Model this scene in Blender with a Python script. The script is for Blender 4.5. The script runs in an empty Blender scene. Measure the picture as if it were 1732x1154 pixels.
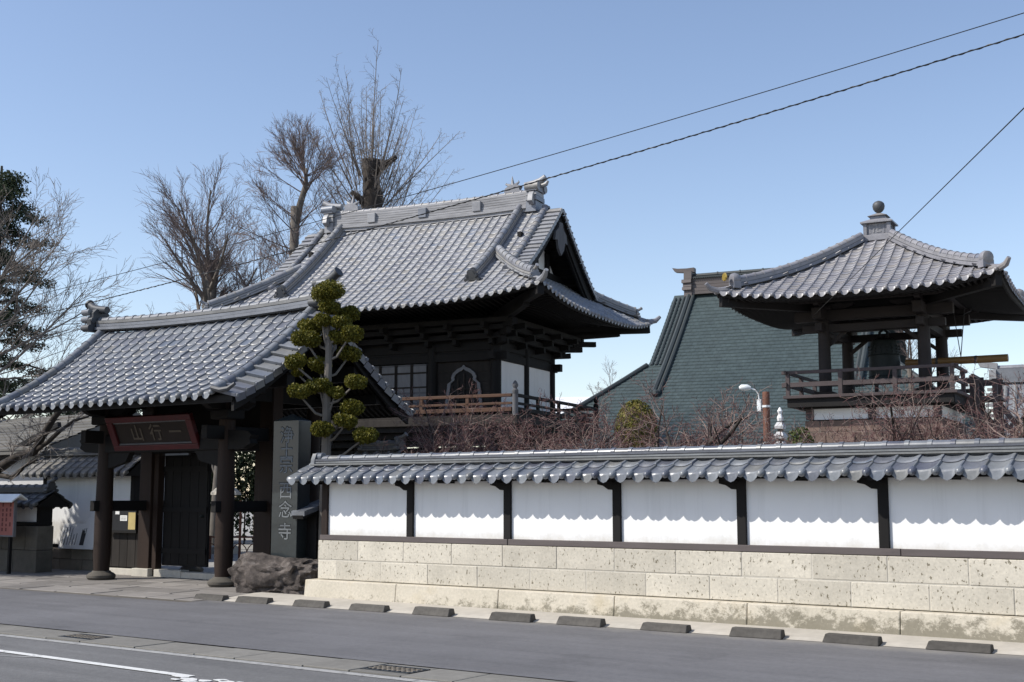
import bpy, math, random
import numpy as np
from mathutils import Vector, Matrix
R = math.radians
random.seed(7)
SC = bpy.context.scene
COL = SC.collection
# ------------------------------------------------------------------ camera, sky, sun, exposure
H = 1.62
cam = bpy.data.cameras.new('camera'); camo = bpy.data.objects.new('camera', cam); COL.objects.link(camo)
cam.sensor_width = 36; cam.lens = 36 * 2080 / 1732; cam.clip_end = 3000; cam.clip_start = .1
camo.location = (0, 0, H); camo.rotation_euler = (R(90 + 7.18), 0, R(35.25))
SC.camera = camo
SUN_AZ, SUN_EL = 42, 44          # sun stands in front of the wall, 42 deg to its left
w = bpy.data.worlds.new('World'); SC.world = w; w.use_nodes = True
nt = w.node_tree; bg = nt.nodes['Background']
sky = nt.nodes.new('ShaderNodeTexSky'); sky.sky_type = 'NISHITA'; sky.sun_disc = False
sky.sun_elevation = R(SUN_EL); sky.sun_rotation = R(180 + SUN_AZ)
sky.air_density = 1.0; sky.dust_density = .5; sky.ozone_density = 2.0; sky.altitude = 50
tint = nt.nodes.new('ShaderNodeMix'); tint.data_type = 'RGBA'; tint.blend_type = 'MULTIPLY'; tint.inputs[0].default_value = 1; tint.inputs[7].default_value = (1.10, .995, .965, 1)
nt.links.new(sky.outputs[0], tint.inputs[6]); nt.links.new(tint.outputs[2], bg.inputs[0]); bg.inputs[1].default_value = .145
sl = bpy.data.lights.new('sun', 'SUN'); sl.energy = 4.2; sl.angle = R(.53); sl.color = (1, .955, .88)
so_ = bpy.data.objects.new('sun', sl); COL.objects.link(so_); so_.location = (-20, -20, 40)
so_.rotation_euler = (R(90 - SUN_EL), 0, R(-SUN_AZ))
SC.view_settings.view_transform = 'Standard'; SC.view_settings.look = 'None'
SC.view_settings.exposure = .35; SC.view_settings.gamma = 1
SC.cycles.use_denoising = True
SC.cycles.max_bounces = 6

# ------------------------------------------------------------------ materials
MATS = {}
def node(nt, t, **k):
    n = nt.nodes.new(t)
    for a, v in k.items():
        if a in ('ins',):
            for i, x in v.items(): n.inputs[i].default_value = x
        else: setattr(n, a, v)
    return n
def ramp(nt, fac, stops):
    r = nt.nodes.new('ShaderNodeValToRGB'); e = r.color_ramp.elements
    while len(e) < len(stops): e.new(.5)
    for i, (p, c) in enumerate(stops):
        e[i].position = p; e[i].color = (c[0], c[1], c[2], 1) if not isinstance(c, (int, float)) else (c, c, c, 1)
    nt.links.new(fac, r.inputs[0]); return r.outputs[0]
def mixc(nt, fac, a, b, mode='MIX'):
    m = nt.nodes.new('ShaderNodeMix'); m.data_type = 'RGBA'; m.blend_type = mode
    for s, v in ((0, fac), (6, a), (7, b)):
        if hasattr(v, 'links'): nt.links.new(v, m.inputs[s])
        elif isinstance(v, (int, float)): m.inputs[s].default_value = v if s == 0 else (v, v, v, 1)
        else: m.inputs[s].default_value = (*v, 1)
    return m.outputs[2]
def coords(nt, scale=(1, 1, 1), kind='Object', rnd=False):
    tc = nt.nodes.new('ShaderNodeTexCoord'); mp = nt.nodes.new('ShaderNodeMapping')
    nt.links.new(tc.outputs[kind], mp.inputs[0]); mp.inputs['Scale'].default_value = scale
    if rnd:
        oi = nt.nodes.new('ShaderNodeObjectInfo'); mu = nt.nodes.new('ShaderNodeMath'); mu.operation = 'MULTIPLY'; mu.inputs[1].default_value = 57.
        nt.links.new(oi.outputs['Random'], mu.inputs[0]); nt.links.new(mu.outputs[0], mp.inputs['Location'])
    return mp.outputs[0]
def noise(nt, vec, scale, detail=4, rough=.6):
    n = nt.nodes.new('ShaderNodeTexNoise'); n.inputs['Scale'].default_value = scale
    n.inputs['Detail'].default_value = detail; n.inputs['Roughness'].default_value = rough
    nt.links.new(vec, n.inputs['Vector']); return n.outputs[0]
def bump(nt, b, h, strength, dist=.01):
    bm = nt.nodes.new('ShaderNodeBump'); bm.inputs['Strength'].default_value = strength; bm.inputs['Distance'].default_value = dist
    nt.links.new(h, bm.inputs['Height']); nt.links.new(bm.outputs[0], b.inputs['Normal'])
def newmat(name, rough=.7, spec=.5, metal=0):
    m = bpy.data.materials.new(name); m.use_nodes = True; MATS[name] = m
    b = m.node_tree.nodes['Principled BSDF']
    b.inputs['Roughness'].default_value = rough; b.inputs['Specular IOR Level'].default_value = spec; b.inputs['Metallic'].default_value = metal
    return m, m.node_tree, b
def basic(name, col, var=.25, scale=6, rough=.7, spec=.4, stretch=(1, 1, 1), bstr=.15, bdist=.01, metal=0, rnd=0, rough_var=0, kind='Object'):
    m, nt, b = newmat(name, rough, spec, metal)
    v = coords(nt, stretch, kind)
    n1 = noise(nt, v, scale, 6, .65); n2 = noise(nt, v, scale * .13, 3)
    f = mixc(nt, .45, n1, n2)
    lo = [c * (1 - var) for c in col]; hi = [min(1, c * (1 + var)) for c in col]
    c = ramp(nt, f, [(.3, lo), (.7, hi)])
    if rnd:
        c = vary(nt, c, rnd)
    nt.links.new(c, b.inputs['Base Color'])
    if bstr: bump(nt, b, n1, bstr, bdist)
    if rough_var:
        rr = nt.nodes.new('ShaderNodeMapRange'); nt.links.new(n2, rr.inputs[0]); rr.inputs[3].default_value = rough - rough_var; rr.inputs[4].default_value = rough + rough_var
        nt.links.new(rr.outputs[0], b.inputs['Roughness'])
    return m
def rndval(nt):
    oi = nt.nodes.new('ShaderNodeObjectInfo'); ge = nt.nodes.new('ShaderNodeNewGeometry')
    a = nt.nodes.new('ShaderNodeMath'); a.operation = 'ADD'; nt.links.new(oi.outputs['Random'], a.inputs[0]); nt.links.new(ge.outputs['Random Per Island'], a.inputs[1])
    f = nt.nodes.new('ShaderNodeMath'); f.operation = 'FRACT'; nt.links.new(a.outputs[0], f.inputs[0]); return f.outputs[0]
def vary(nt, c, amt):
    r = rndval(nt)
    s = ramp(nt, r, [(0, 1 - amt), (.5, 1.), (1, 1 + amt * .8)])
    return mixc(nt, 1., c, s, 'MULTIPLY')
def kawara(name, col, rough=.36, spec=.5, amt=.22, wear=.25):
    m, nt, b = newmat(name, rough, spec)
    v = coords(nt, (1, 1, 1), 'Object', rnd=True)
    n1 = noise(nt, v, 22, 5, .65); n2 = noise(nt, v, 3.2, 4)
    c = ramp(nt, n2, [(.25, [x * (1 - wear) for x in col]), (.75, [min(1, x * (1 + wear)) for x in col])])
    c = mixc(nt, .35, c, ramp(nt, n1, [(.3, [x * .6 for x in col]), (.75, [min(1, x * 1.35) for x in col])]))
    r = rndval(nt)
    tint = ramp(nt, r, [(0, (1 - amt, 1 - amt, 1 - amt * .8)), (.3, (1, 1, 1.02)), (.7, (1 + amt * .4, 1 + amt * .4, 1 + amt * .35)), (.85, (1.05, .98, .86)), (1, (.7, .78, .92))])
    nt.links.new(mixc(nt, 1., c, tint, 'MULTIPLY'), b.inputs['Base Color'])
    rr = nt.nodes.new('ShaderNodeMapRange'); nt.links.new(n2, rr.inputs[0]); rr.inputs[3].default_value = rough - .1; rr.inputs[4].default_value = rough + .14
    nt.links.new(rr.outputs[0], b.inputs['Roughness'])
    bump(nt, b, n1, .12, .004)
    return m
kawara('tile_gate', (.16, .17, .186), rough=.42, amt=.34, wear=.35)
kawara('tile_hall', (.235, .238, .246), rough=.44, amt=.26, wear=.35)
kawara('tile_bell', (.22, .217, .228), rough=.38, amt=.2, wear=.3)
kawara('tile_wall', (.145, .155, .168), rough=.3, amt=.5, wear=.4)
kawara('tile_old', (.145, .14, .13), rough=.6, amt=.3, wear=.35)
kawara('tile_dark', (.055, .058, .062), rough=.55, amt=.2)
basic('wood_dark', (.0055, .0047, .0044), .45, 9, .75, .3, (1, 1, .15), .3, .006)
basic('wood_post', (.021, .0115, .0075), .5, 8, .7, .3, (1.6, 1.6, .1), .35, .008)
basic('wood_panel', (.022, .0185, .016), .5, 9, .8, .25, (1, 1, .12), .3, .006, rnd=.25)
basic('wood_rail', (.085, .043, .025), .35, 8, .65, .3, (.15, 1, 1), .25, .005)
basic('wood_bell_shaded', (.028, .023, .022), .35, 8, .7, .3, (.2, .6, .6), .25, .005)  # bell tower wood darkened, the shade under its roof put into the colour
basic('wood_bell', (.07, .055, .055), .35, 8, .7, .3, (.2, .6, .6), .25, .005)
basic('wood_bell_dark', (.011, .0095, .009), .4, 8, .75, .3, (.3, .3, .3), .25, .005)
basic('wood_grey', (.1, .1, .105), .3, 10, .8, .25, (1, 1, .14), .2, .004, rnd=.15)
basic('wood_pale', (.16, .16, .165), .3, 8, .8, .25, (1, 1, .3), .2, .004)
basic('wood_log', (.16, .09, .03), .35, 9, .55, .4, (.2, 1, 1), .2, .004)
basic('wood_sill', (.1, .085, .082), .35, 7, .75, .3, (.12, 1, 1), .3, .005)
def plastermat():
    m, nt, b = newmat('plaster', .9, .2)
    v = coords(nt, (1, 1, 1)); st = noise(nt, coords(nt, (1, 1, .06)), 7, 5, .7); n0 = noise(nt, v, 1.1, 4); n1 = noise(nt, v, 60, 3)
    c = ramp(nt, n0, [(.3, (.74, .74, .73)), (.7, (.8, .8, .79))])
    c = mixc(nt, 1., c, ramp(nt, st, [(.25, .9), (.5, 1.)]), 'MULTIPLY')
    tc = nt.nodes.new('ShaderNodeTexCoord'); sp = nt.nodes.new('ShaderNodeSeparateXYZ'); nt.links.new(tc.outputs['Object'], sp.inputs[0])
    mz = node(nt, 'ShaderNodeMapRange', ins={1: 1.02, 2: 1.2, 3: .42, 4: -.1}); nt.links.new(sp.outputs[2], mz.inputs[0])
    ad = node(nt, 'ShaderNodeMath', operation='ADD'); nt.links.new(mz.outputs[0], ad.inputs[0]); nt.links.new(noise(nt, v, 5, 6, .75), ad.inputs[1])
    c = mixc(nt, ramp(nt, ad.outputs[0], [(.62, 0.), (1.05, .5)]), c, (.45, .41, .34))
    nt.links.new(c, b.inputs['Base Color']); bump(nt, b, n1, .15, .003)
plastermat()
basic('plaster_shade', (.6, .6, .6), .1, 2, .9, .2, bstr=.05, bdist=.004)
basic('stone_base', (.25, .215, .17), .3, 5, .85, .3, bstr=.5, bdist=.02, rnd=.2)
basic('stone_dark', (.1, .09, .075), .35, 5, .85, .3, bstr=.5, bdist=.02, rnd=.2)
basic('stone_light', (.46, .43, .37), .2, 8, .85, .3, bstr=.3, bdist=.01)
basic('stone_tower', (.15, .105, .085), .3, 4, .85, .25, bstr=.4, bdist=.02, rnd=.25)
basic('paving', (.2, .185, .17), .25, 4, .85, .3, bstr=.3, bdist=.008, rnd=.2)
basic('kerb_concrete', (.085, .079, .071), .35, 14, .9, .25, bstr=.5, bdist=.01, rnd=.2)
basic('gutter_concrete', (.17, .162, .145), .22, 9, .9, .25, bstr=.35, bdist=.006, rnd=.15)
basic('metal_grate', (.035, .04, .045), .3, 10, .5, .5, metal=.3)
basic('metal_white', (.7, .72, .72), .08, 5, .4, .5, bstr=0)
basic('pole_rust', (.12, .05, .03), .5, 10, .7, .3, bstr=.2)
basic('bronze', (.007, .011, .01), .35, 6, .6, .4, bstr=.2)
basic('red_lacquer', (.06, .006, .008), .3, 6, .5, .4, bstr=.1)
basic('plaque_board', (.018, .012, .01), .3, 6, .7, .3, bstr=.1)
basic('letter_pale', (.085, .07, .055), .2, 8, .7, .3, bstr=0)
basic('letter_highlight', (.15, .16, .165), .35, 18, .7, .3, bstr=0)
basic('letter_cut', (.005, .007, .007), .3, 12, .6, .3, bstr=0)
basic('stele_stone', (.024, .03, .032), .25, 16, .28, .5, bstr=.04, bdist=.003)
basic('notice_red', (.3, .11, .09), .1, 5, .7, .3, bstr=0)
basic('notice_ink', (.12, .035, .03), .1, 5, .7, .3, bstr=0)
basic('paper', (.72, .72, .7), .06, 4, .8, .2, bstr=0)
basic('paper_tan', (.45, .36, .16), .15, 6, .8, .2, bstr=0)
basic('ink', (.05, .05, .05), .1, 5, .8, .2, bstr=0)
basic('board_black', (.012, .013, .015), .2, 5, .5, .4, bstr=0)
def wornpaint(name, col, lo, hi):
    m, nt, b = newmat(name, .85, .3)
    v = coords(nt, (1, 1, 1)); n1 = noise(nt, v, 9, 7, .75); n2 = noise(nt, v, 90, 3, .7)
    c = mixc(nt, ramp(nt, n1, [(lo, 1.), (hi, 0.)]), (.15, .148, .146), mixc(nt, 1., col, ramp(nt, n2, [(.3, .8), (.7, 1.1)]), 'MULTIPLY'))
    nt.links.new(c, b.inputs['Base Color']); bump(nt, b, n2, .4, .004)
wornpaint('paint_white', (.62, .62, .6), .55, .68)
wornpaint('paint_worn', (.34, .335, .32), .5, .64)
basic('wire_black', (.012, .012, .012), .2, 5, .5, .4, bstr=0)
basic('rope', (.3, .25, .18), .2, 20, .8, .2, bstr=0)
basic('gold', (.6, .42, .1), .1, 8, .35, .5, metal=.7, bstr=0)
basic('roof_white', (.75, .76, .78), .06, 4, .5, .4, bstr=0)
basic('bark_grey', (.13, .115, .1), .4, 14, .9, .2, (1, 1, .3), .5, .02)
basic('bark_dark', (.05, .042, .036), .4, 10, .9, .2, (1, 1, .3), .6, .03)
basic('bark_pale', (.15, .135, .118), .3, 12, .9, .2, (1, 1, .3), .4, .01)
basic('twig_zelkova', (.165, .13, .118), .3, 4, .9, .2, bstr=0)
basic('twig_ginkgo', (.19, .165, .145), .3, 4, .9, .2, bstr=0)
basic('twig_plum', (.2, .15, .13), .4, 6, .85, .2, bstr=0)
basic('twig_bud', (.1, .05, .048), .4, 6, .8, .2, bstr=0)
def leafmat(name, cols, trans=.25):
    m, nt, b = newmat(name, .6, .3)
    c = ramp(nt, rndval(nt), [(i / (len(cols) - 1), c) for i, c in enumerate(cols)])
    nt.links.new(c, b.inputs['Base Color'])
    tr = nt.nodes.new('ShaderNodeBsdfTranslucent'); nt.links.new(c, tr.inputs[0])
    mx = nt.nodes.new('ShaderNodeMixShader'); mx.inputs[0].default_value = trans
    out = nt.nodes['Material Output']
    nt.links.new(b.outputs[0], mx.inputs[1]); nt.links.new(tr.outputs[0], mx.inputs[2]); nt.links.new(mx.outputs[0], out.inputs[0])
leafmat('leaf_pad', [(.06, .068, .008), (.11, .105, .012), (.16, .14, .015), (.085, .085, .01)])
leafmat('leaf_bush', [(.07, .08, .012), (.13, .12, .02), (.17, .14, .03)])
leafmat('leaf_conifer', [(.02, .032, .02), (.035, .055, .028), (.06, .075, .035), (.028, .042, .026)])
leafmat('leaf_light', [(.05, .07, .02), (.09, .11, .03)])
def asphalt(name, col, spec=.35, dusty=False):
    m, nt, b = newmat(name, .85, spec)
    v = coords(nt, (1, 1, 1))
    n1 = noise(nt, v, 160, 3, .7); n2 = noise(nt, v, .55, 5, .6)
    st = noise(nt, coords(nt, (.12, 2.2, 1)), 1.6, 4, .6)
    c = ramp(nt, n1, [(.3, [x * .5 for x in col]), (.55, col), (.8, [x * 1.9 for x in col])])
    c = mixc(nt, 1., c, ramp(nt, noise(nt, v, 14, 5, .75), [(.3, .84), (.7, 1.14)]), 'MULTIPLY')
    c = mixc(nt, 1., c, ramp(nt, n2, [(.3, .86), (.7, 1.14)]), 'MULTIPLY')
    c = mixc(nt, 1., c, ramp(nt, st, [(.3, .88), (.7, 1.12)]), 'MULTIPLY')
    if dusty:
        tc = nt.nodes.new('ShaderNodeTexCoord'); sp = nt.nodes.new('ShaderNodeSeparateXYZ'); nt.links.new(tc.outputs['Object'], sp.inputs[0])
        mr = node(nt, 'ShaderNodeMapRange', ins={1: 12.75, 2: 13.5, 3: -.25, 4: .45}); nt.links.new(sp.outputs[1], mr.inputs[0])
        ad = node(nt, 'ShaderNodeMath', operation='ADD'); nt.links.new(mr.outputs[0], ad.inputs[0]); nt.links.new(noise(nt, v, 1.8, 6, .7), ad.inputs[1])
        c = mixc(nt, ramp(nt, ad.outputs[0], [(.55, 0.), (.95, .75)]), c, (.24, .225, .2))
        pv_ = noise(nt, v, .9, 3, .5); c = mixc(nt, 1., c, ramp(nt, pv_, [(.60, 1.), (.63, .9)]), 'MULTIPLY')
    nt.links.new(c, b.inputs['Base Color']); bump(nt, b, n1, .5, .004)
asphalt('asphalt_road', (.135, .133, .138), dusty=True); asphalt('asphalt_lot', (.14, .138, .136))
basic('concrete_apron', (.4, .37, .32), .18, 6, .9, .25, bstr=.25, bdist=.005)
basic('yard_gravel', (.3, .29, .27), .3, 40, .95, .2, bstr=.6, bdist=.01)
def oya(name, col):
    m, nt, b = newmat(name, .9, .2)
    v = coords(nt, (1, 1, 1), 'Object', rnd=True); vl = coords(nt, (1, 1, .12), 'Object', rnd=True)
    n0 = noise(nt, v, 1.7, 4); n1 = noise(nt, v, 30, 4)
    pit = noise(nt, coords(nt, (1.15, 1, .7), 'Object', rnd=True), 27, 2.5, .6)
    chis = noise(nt, vl, 46, 2)
    c = ramp(nt, n0, [(.3, [x * .86 for x in col]), (.7, [x * 1.08 for x in col])])
    c = mixc(nt, 1., c, ramp(nt, n1, [(.3, .86), (.7, 1.08)]), 'MULTIPLY')
    c = vary(nt, c, .11)
    pf = ramp(nt, pit, [(.615, 0.), (.67, .8)])
    c = mixc(nt, pf, c, (.1, .085, .05))
    nt.links.new(c, b.inputs['Base Color'])
    hh = mixc(nt, .5, chis, ramp(nt, pit, [(.6, 1.), (.72, 0.)]))
    bump(nt, b, hh, .45, .008)
oya('oya_stone', (.52, .482, .405))
def plinthmat():
    m, nt, b = newmat('plinth_stone', .9, .2)
    v = coords(nt, (1, 1, 1))
    n0 = noise(nt, v, 1.3, 5); n1 = noise(nt, v, 26, 5, .7)
    c = ramp(nt, n0, [(.3, (.46, .42, .34)), (.55, (.52, .475, .39)), (.75, (.45, .385, .27))])
    c = mixc(nt, 1., c, ramp(nt, n1, [(.3, .85), (.7, 1.1)]), 'MULTIPLY')
    # mould that climbs from the foot of the stones, heavier towards the right end of the wall
    tc = nt.nodes.new('ShaderNodeTexCoord'); sp = nt.nodes.new('ShaderNodeSeparateXYZ'); nt.links.new(tc.outputs['Object'], sp.inputs[0])
    mz = node(nt, 'ShaderNodeMapRange', ins={1: .02, 2: .34, 3: .62, 4: -.2}); nt.links.new(sp.outputs[2], mz.inputs[0])
    mxx = node(nt, 'ShaderNodeMapRange', ins={1: -12.5, 2: -6.5, 3: -.34, 4: .22}); nt.links.new(sp.outputs[0], mxx.inputs[0])
    ad = node(nt, 'ShaderNodeMath', operation='ADD'); nt.links.new(mz.outputs[0], ad.inputs[0]); nt.links.new(mxx.outputs[0], ad.inputs[1])
    nbn = noise(nt, coords(nt, (1, 1, 1.2)), 5.5, 9, .8); nbm = node(nt, 'ShaderNodeMapRange', ins={1: .3, 2: .7, 3: -.15, 4: 1.15}); nt.links.new(nbn, nbm.inputs[0]); nb = nbm.outputs[0]
    ad2 = node(nt, 'ShaderNodeMath', operation='ADD'); nt.links.new(ad.outputs[0], ad2.inputs[0]); nt.links.new(nb, ad2.inputs[1])
    f = ramp(nt, ad2.outputs[0], [(.66, 0.), (.85, .35), (1.0, .7)])
    c = mixc(nt, f, c, (.1, .09, .06))
    nt.links.new(c, b.inputs['Base Color']); bump(nt, b, n1, .3, .006)
plinthmat()
def rockmat():
    m, nt, b = newmat('boulder_rock', .9, .3)
    v = coords(nt, (1, 1, 1)); n0 = noise(nt, v, 3, 7, .7); n1 = noise(nt, v, 14, 6, .75)
    c = ramp(nt, n0, [(.3, (.035, .03, .028)), (.55, (.11, .092, .082)), (.75, (.26, .235, .215))])
    c = mixc(nt, 1., c, ramp(nt, n1, [(.3, .6), (.7, 1.3)]), 'MULTIPLY')
    nt.links.new(c, b.inputs['Base Color']); bump(nt, b, n1, .8, .05)
rockmat()
def coppermat():
    m, nt, b = newmat('copper_green', .55, .4)
    v = coords(nt, (1, 1, 1)); n0 = noise(nt, v, .25, 4); n1 = noise(nt, v, 3, 5)
    c = ramp(nt, n0, [(.3, (.04, .058, .06)), (.7, (.052, .072, .073))])
    c = mixc(nt, 1., c, ramp(nt, n1, [(.3, .8), (.7, 1.18)]), 'MULTIPLY')
    c = vary(nt, c, .08)
    nt.links.new(c, b.inputs['Base Color'])
coppermat()
basic('copper_brown', (.1, .085, .08), .25, 3, .55, .4, (.1, 1, 1), .2, .01)
basic('copper_trim', (.035, .043, .044), .2, 4, .55, .4)
basic('house_wall', (.5, .5, .5), .08, 2, .9, .2)
basic('house_roof', (.12, .115, .105), .25, 5, .8, .3, rnd=.2)

# ------------------------------------------------------------------ mesh helpers
class MB:
    def __init__(s): s.v = []; s.f = []
    def add(s, vs, fs, M=None):
        o = len(s.v)
        s.v += [tuple(M @ Vector(p)) for p in vs] if M is not None else [tuple(p) for p in vs]
        s.f += [tuple(i + o for i in f) for f in fs]; return s
    def box(s, x0, x1, y0, y1, z0, z1, M=None):
        return s.add([(x0, y0, z0), (x1, y0, z0), (x1, y1, z0), (x0, y1, z0), (x0, y0, z1), (x1, y0, z1), (x1, y1, z1), (x0, y1, z1)],
              [(0, 3, 2, 1), (4, 5, 6, 7), (0, 1, 5, 4), (1, 2, 6, 5), (2, 3, 7, 6), (3, 0, 4, 7)], M)
    def beam(s, p0, p1, wd, ht, up=(0, 0, 1)):
        p0 = Vector(p0); p1 = Vector(p1); d = (p1 - p0); L = d.length; d.normalize()
        x = d.cross(Vector(up))
        if x.length < 1e-4: x = Vector((1, 0, 0))
        x.normalize(); z = x.cross(d)
        M = Matrix.Translation(p0) @ Matrix((x, d, z)).transposed().to_4x4()
        return s.box(-wd / 2, wd / 2, 0, L, -ht / 2, ht / 2, M)
    def tube(s, pts, rads, n=8, caps=True):
        pts = [Vector(p) for p in pts]; k = len(pts)
        if isinstance(rads, (int, float)): rads = [rads] * k
        o = len(s.v); prev = None
        for i, p in enumerate(pts):
            t = (pts[min(i + 1, k - 1)] - pts[max(i - 1, 0)]).normalized()
            a = Vector((0, 0, 1)) if prev is None else prev
            if abs(t.dot(a)) > .99: a = Vector((1, 0, 0))
            u = (a - t * a.dot(t)).normalized(); prev = u; vv = t.cross(u)
            for j in range(n):
                an = 2 * math.pi * j / n
                q = p + (u * math.cos(an) + vv * math.sin(an)) * rads[i]; s.v.append((q.x, q.y, q.z))
        for i in range(k - 1):
            for j in range(n):
                a = o + i * n + j; b = o + i * n + (j + 1) % n
                s.f.append((a, b, b + n, a + n))
        if caps:
            s.f.append(tuple(o + j for j in reversed(range(n)))); s.f.append(tuple(o + (k - 1) * n + j for j in range(n)))
        return s
    def lathe(s, prof, n=16, c=(0, 0, 0)):
        o = len(s.v); k = len(prof)
        for r, z in prof:
            for j in range(n):
                a = 2 * math.pi * j / n; s.v.append((c[0] + r * math.cos(a), c[1] + r * math.sin(a), c[2] + z))
        for i in range(k - 1):
            for j in range(n):
                a = o + i * n + j; b = o + i * n + (j + 1) % n; s.f.append((a, b, b + n, a + n))
        s.f.append(tuple(o + j for j in reversed(range(n)))); s.f.append(tuple(o + (k - 1) * n + j for j in range(n)))
        return s
    def prism(s, poly, fn, d0, d1):
        """poly of (a,b); fn(a,b,d)->xyz; extruded d0..d1"""
        n = len(poly); o = len(s.v)
        s.v += [tuple(fn(a, b, d0)) for a, b in poly] + [tuple(fn(a, b, d1)) for a, b in poly]
        s.f.append(tuple(o + i for i in range(n))); s.f.append(tuple(o + n + i for i in reversed(range(n))))
        for i in range(n):
            j = (i + 1) % n; s.f.append((o + j, o + i, o + n + i, o + n + j))
        return s
    def ribbon(s, inner, outer, fn, d0, d1):
        n = len(inner); o = len(s.v)
        for d in (d0, d1):
            s.v += [tuple(fn(a, b, d)) for a, b in inner] + [tuple(fn(a, b, d)) for a, b in outer]
        for i in range(n - 1):
            a, b = o + i, o + i + 1; A, B = a + n, b + n; k = 2 * n
            s.f += [(a, b, B, A), (a + k, A + k, B + k, b + k), (a, a + k, b + k, b), (A, B, B + k, A + k)]
        s.f += [(o, o + n, o + 3 * n, o + 2 * n), (o + n - 1, o + 3 * n - 1, o + 4 * n - 1, o + 2 * n - 1)]
        return s
    def mesh(s, name, mat, smooth=False, fix=True, sharp=35):
        me = bpy.data.meshes.new(name); me.from_pydata(s.v, [], s.f)
        if mat: me.materials.append(MATS[mat])
        if fix:
            import bmesh
            bm = bmesh.new(); bm.from_mesh(me); bmesh.ops.recalc_face_normals(bm, faces=bm.faces); bm.to_mesh(me); bm.free()
        if smooth:
            me.shade_smooth()
            if sharp: me.set_sharp_from_angle(angle=R(sharp))
        me.update(); return me
    def obj(s, name, mat, parent=None, smooth=False, bevel=0, fix=True, sharp=35, kind=None):
        o = link(name, s.mesh(name, mat, smooth, fix, sharp), parent)
        if bevel:
            b = o.modifiers.new('bevel', 'BEVEL'); b.width = bevel; b.segments = 2; b.limit_method = 'ANGLE'; b.angle_limit = R(40)
        if kind: o['kind'] = kind
        return o
def link(name, data, parent=None, M=None):
    o = bpy.data.objects.new(name, data); COL.objects.link(o)
    if parent is not None: o.parent = parent
    if M is not None: o.matrix_local = M
    return o
def tag(o, label=None, cat=None, group=None, kind=None):
    if label: o['label'] = label
    if cat: o['category'] = cat
    if group: o['group'] = group
    if kind: o['kind'] = kind
    return o
def thing(name, label, cat, loc=(0, 0, 0), rz=0, group=None):
    o = bpy.data.objects.new(name, None); COL.objects.link(o); o.empty_display_size = .3
    o.location = loc; o.rotation_euler = (0, 0, rz)
    return tag(o, label, cat, group)
def cpy(o, parent=None, M=None):
    c = o.copy(); COL.objects.link(c); c.parent = parent
    if M is not None: c.matrix_local = M
    return c
def frame(p, ex, ey):
    ex = Vector(ex).normalized(); ey = Vector(ey); ey = (ey - ex * ey.dot(ex)).normalized(); ez = ex.cross(ey)
    return Matrix.Translation(Vector(p)) @ Matrix((ex, ey, ez)).transposed().to_4x4()
def bx(name, mat, parent, x0, x1, y0, y1, z0, z1, bevel=0):
    return MB().box(x0, x1, y0, y1, z0, z1).obj(name, mat, parent, bevel=bevel)
def world_xy(o, d, x, y):
    return (o[0] + x * math.cos(d) - y * math.sin(d), o[1] + x * math.sin(d) + y * math.cos(d))
def text_mesh(ch, size, depth, mat, offset=0.):
    cu = bpy.data.curves.new('glyph', 'FONT'); cu.body = ch; cu.size = size; cu.extrude = depth; cu.align_x = 'CENTER'; cu.align_y = 'CENTER'; cu.offset = offset
    cu.resolution_u = 3
    o = bpy.data.objects.new('glyph', cu); COL.objects.link(o)
    dg = bpy.context.evaluated_depsgraph_get(); dg.update()
    me = bpy.data.meshes.new_from_object(o.evaluated_get(dg)); bpy.data.objects.remove(o); bpy.data.curves.remove(cu)
    me.materials.clear(); me.materials.append(MATS[mat]); return me

# ------------------------------------------------------------------ roof tiles
PROF = [(-.5, .016), (-.42, .006), (-.28, 0.), (-.08, .001), (.10, .006), (.24, .017), (.34, .030), (.42, .037), (.475, .033), (.515, .015)]
def tile_geo(P, e, eave=False, thick=.024):
    k = P / .265; L = e * 1.13; n = len(PROF); mb = MB(); V = mb.v; F = mb.f
    lip = thick
    for u, h in PROF: V.append((u * P, -.018, h * k + lip - .012))
    for u, h in PROF: V.append((u * P, .004, h * k + lip))
    for u, h in PROF: V.append((u * P, L, h * k))
    for u, h in PROF:
        dz = 0
        if eave:
            w_ = max(0, 1 - abs((u + .06) / .40) ** 1.7); dz = .062 * w_ + .012
        V.append((u * P, -.012 if not eave else -.022 - .5 * (lip + dz), h * k - .002 - dz))
    for i in range(n - 1):
        F += [(i, i + 1, n + i + 1, n + i), (n + i, n + i + 1, 2 * n + i + 1, 2 * n + i), (3 * n + i, 3 * n + i + 1, i + 1, i)]
    if eave:
        cx, cz, r = .46 * P, .026 * k, .048 * k; m = 12      # round cap at the foot of the roll
        rings = [(r * .9, .02), (r, -.035), (r * .92, -.058), (r * .68, -.076), (r * .3, -.087)]
        o = len(V)
        for rr, y in rings:
            for j in range(m):
                a = 2 * math.pi * j / m; V.append((cx + rr * math.cos(a), y, cz + rr * math.sin(a)))
        for q in range(len(rings) - 1):
            for j in range(m):
                a = o + q * m + j; b = o + q * m + (j + 1) % m; F.append((a, b, b + m, a + m))
        F.append(tuple(o + 4 * m + j for j in range(m)))
    return mb
def tile_mesh(name, P, e, mat, eave=False):
    return tile_geo(P, e, eave).mesh(name, mat, smooth=True, fix=False, sharp=28)
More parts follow.
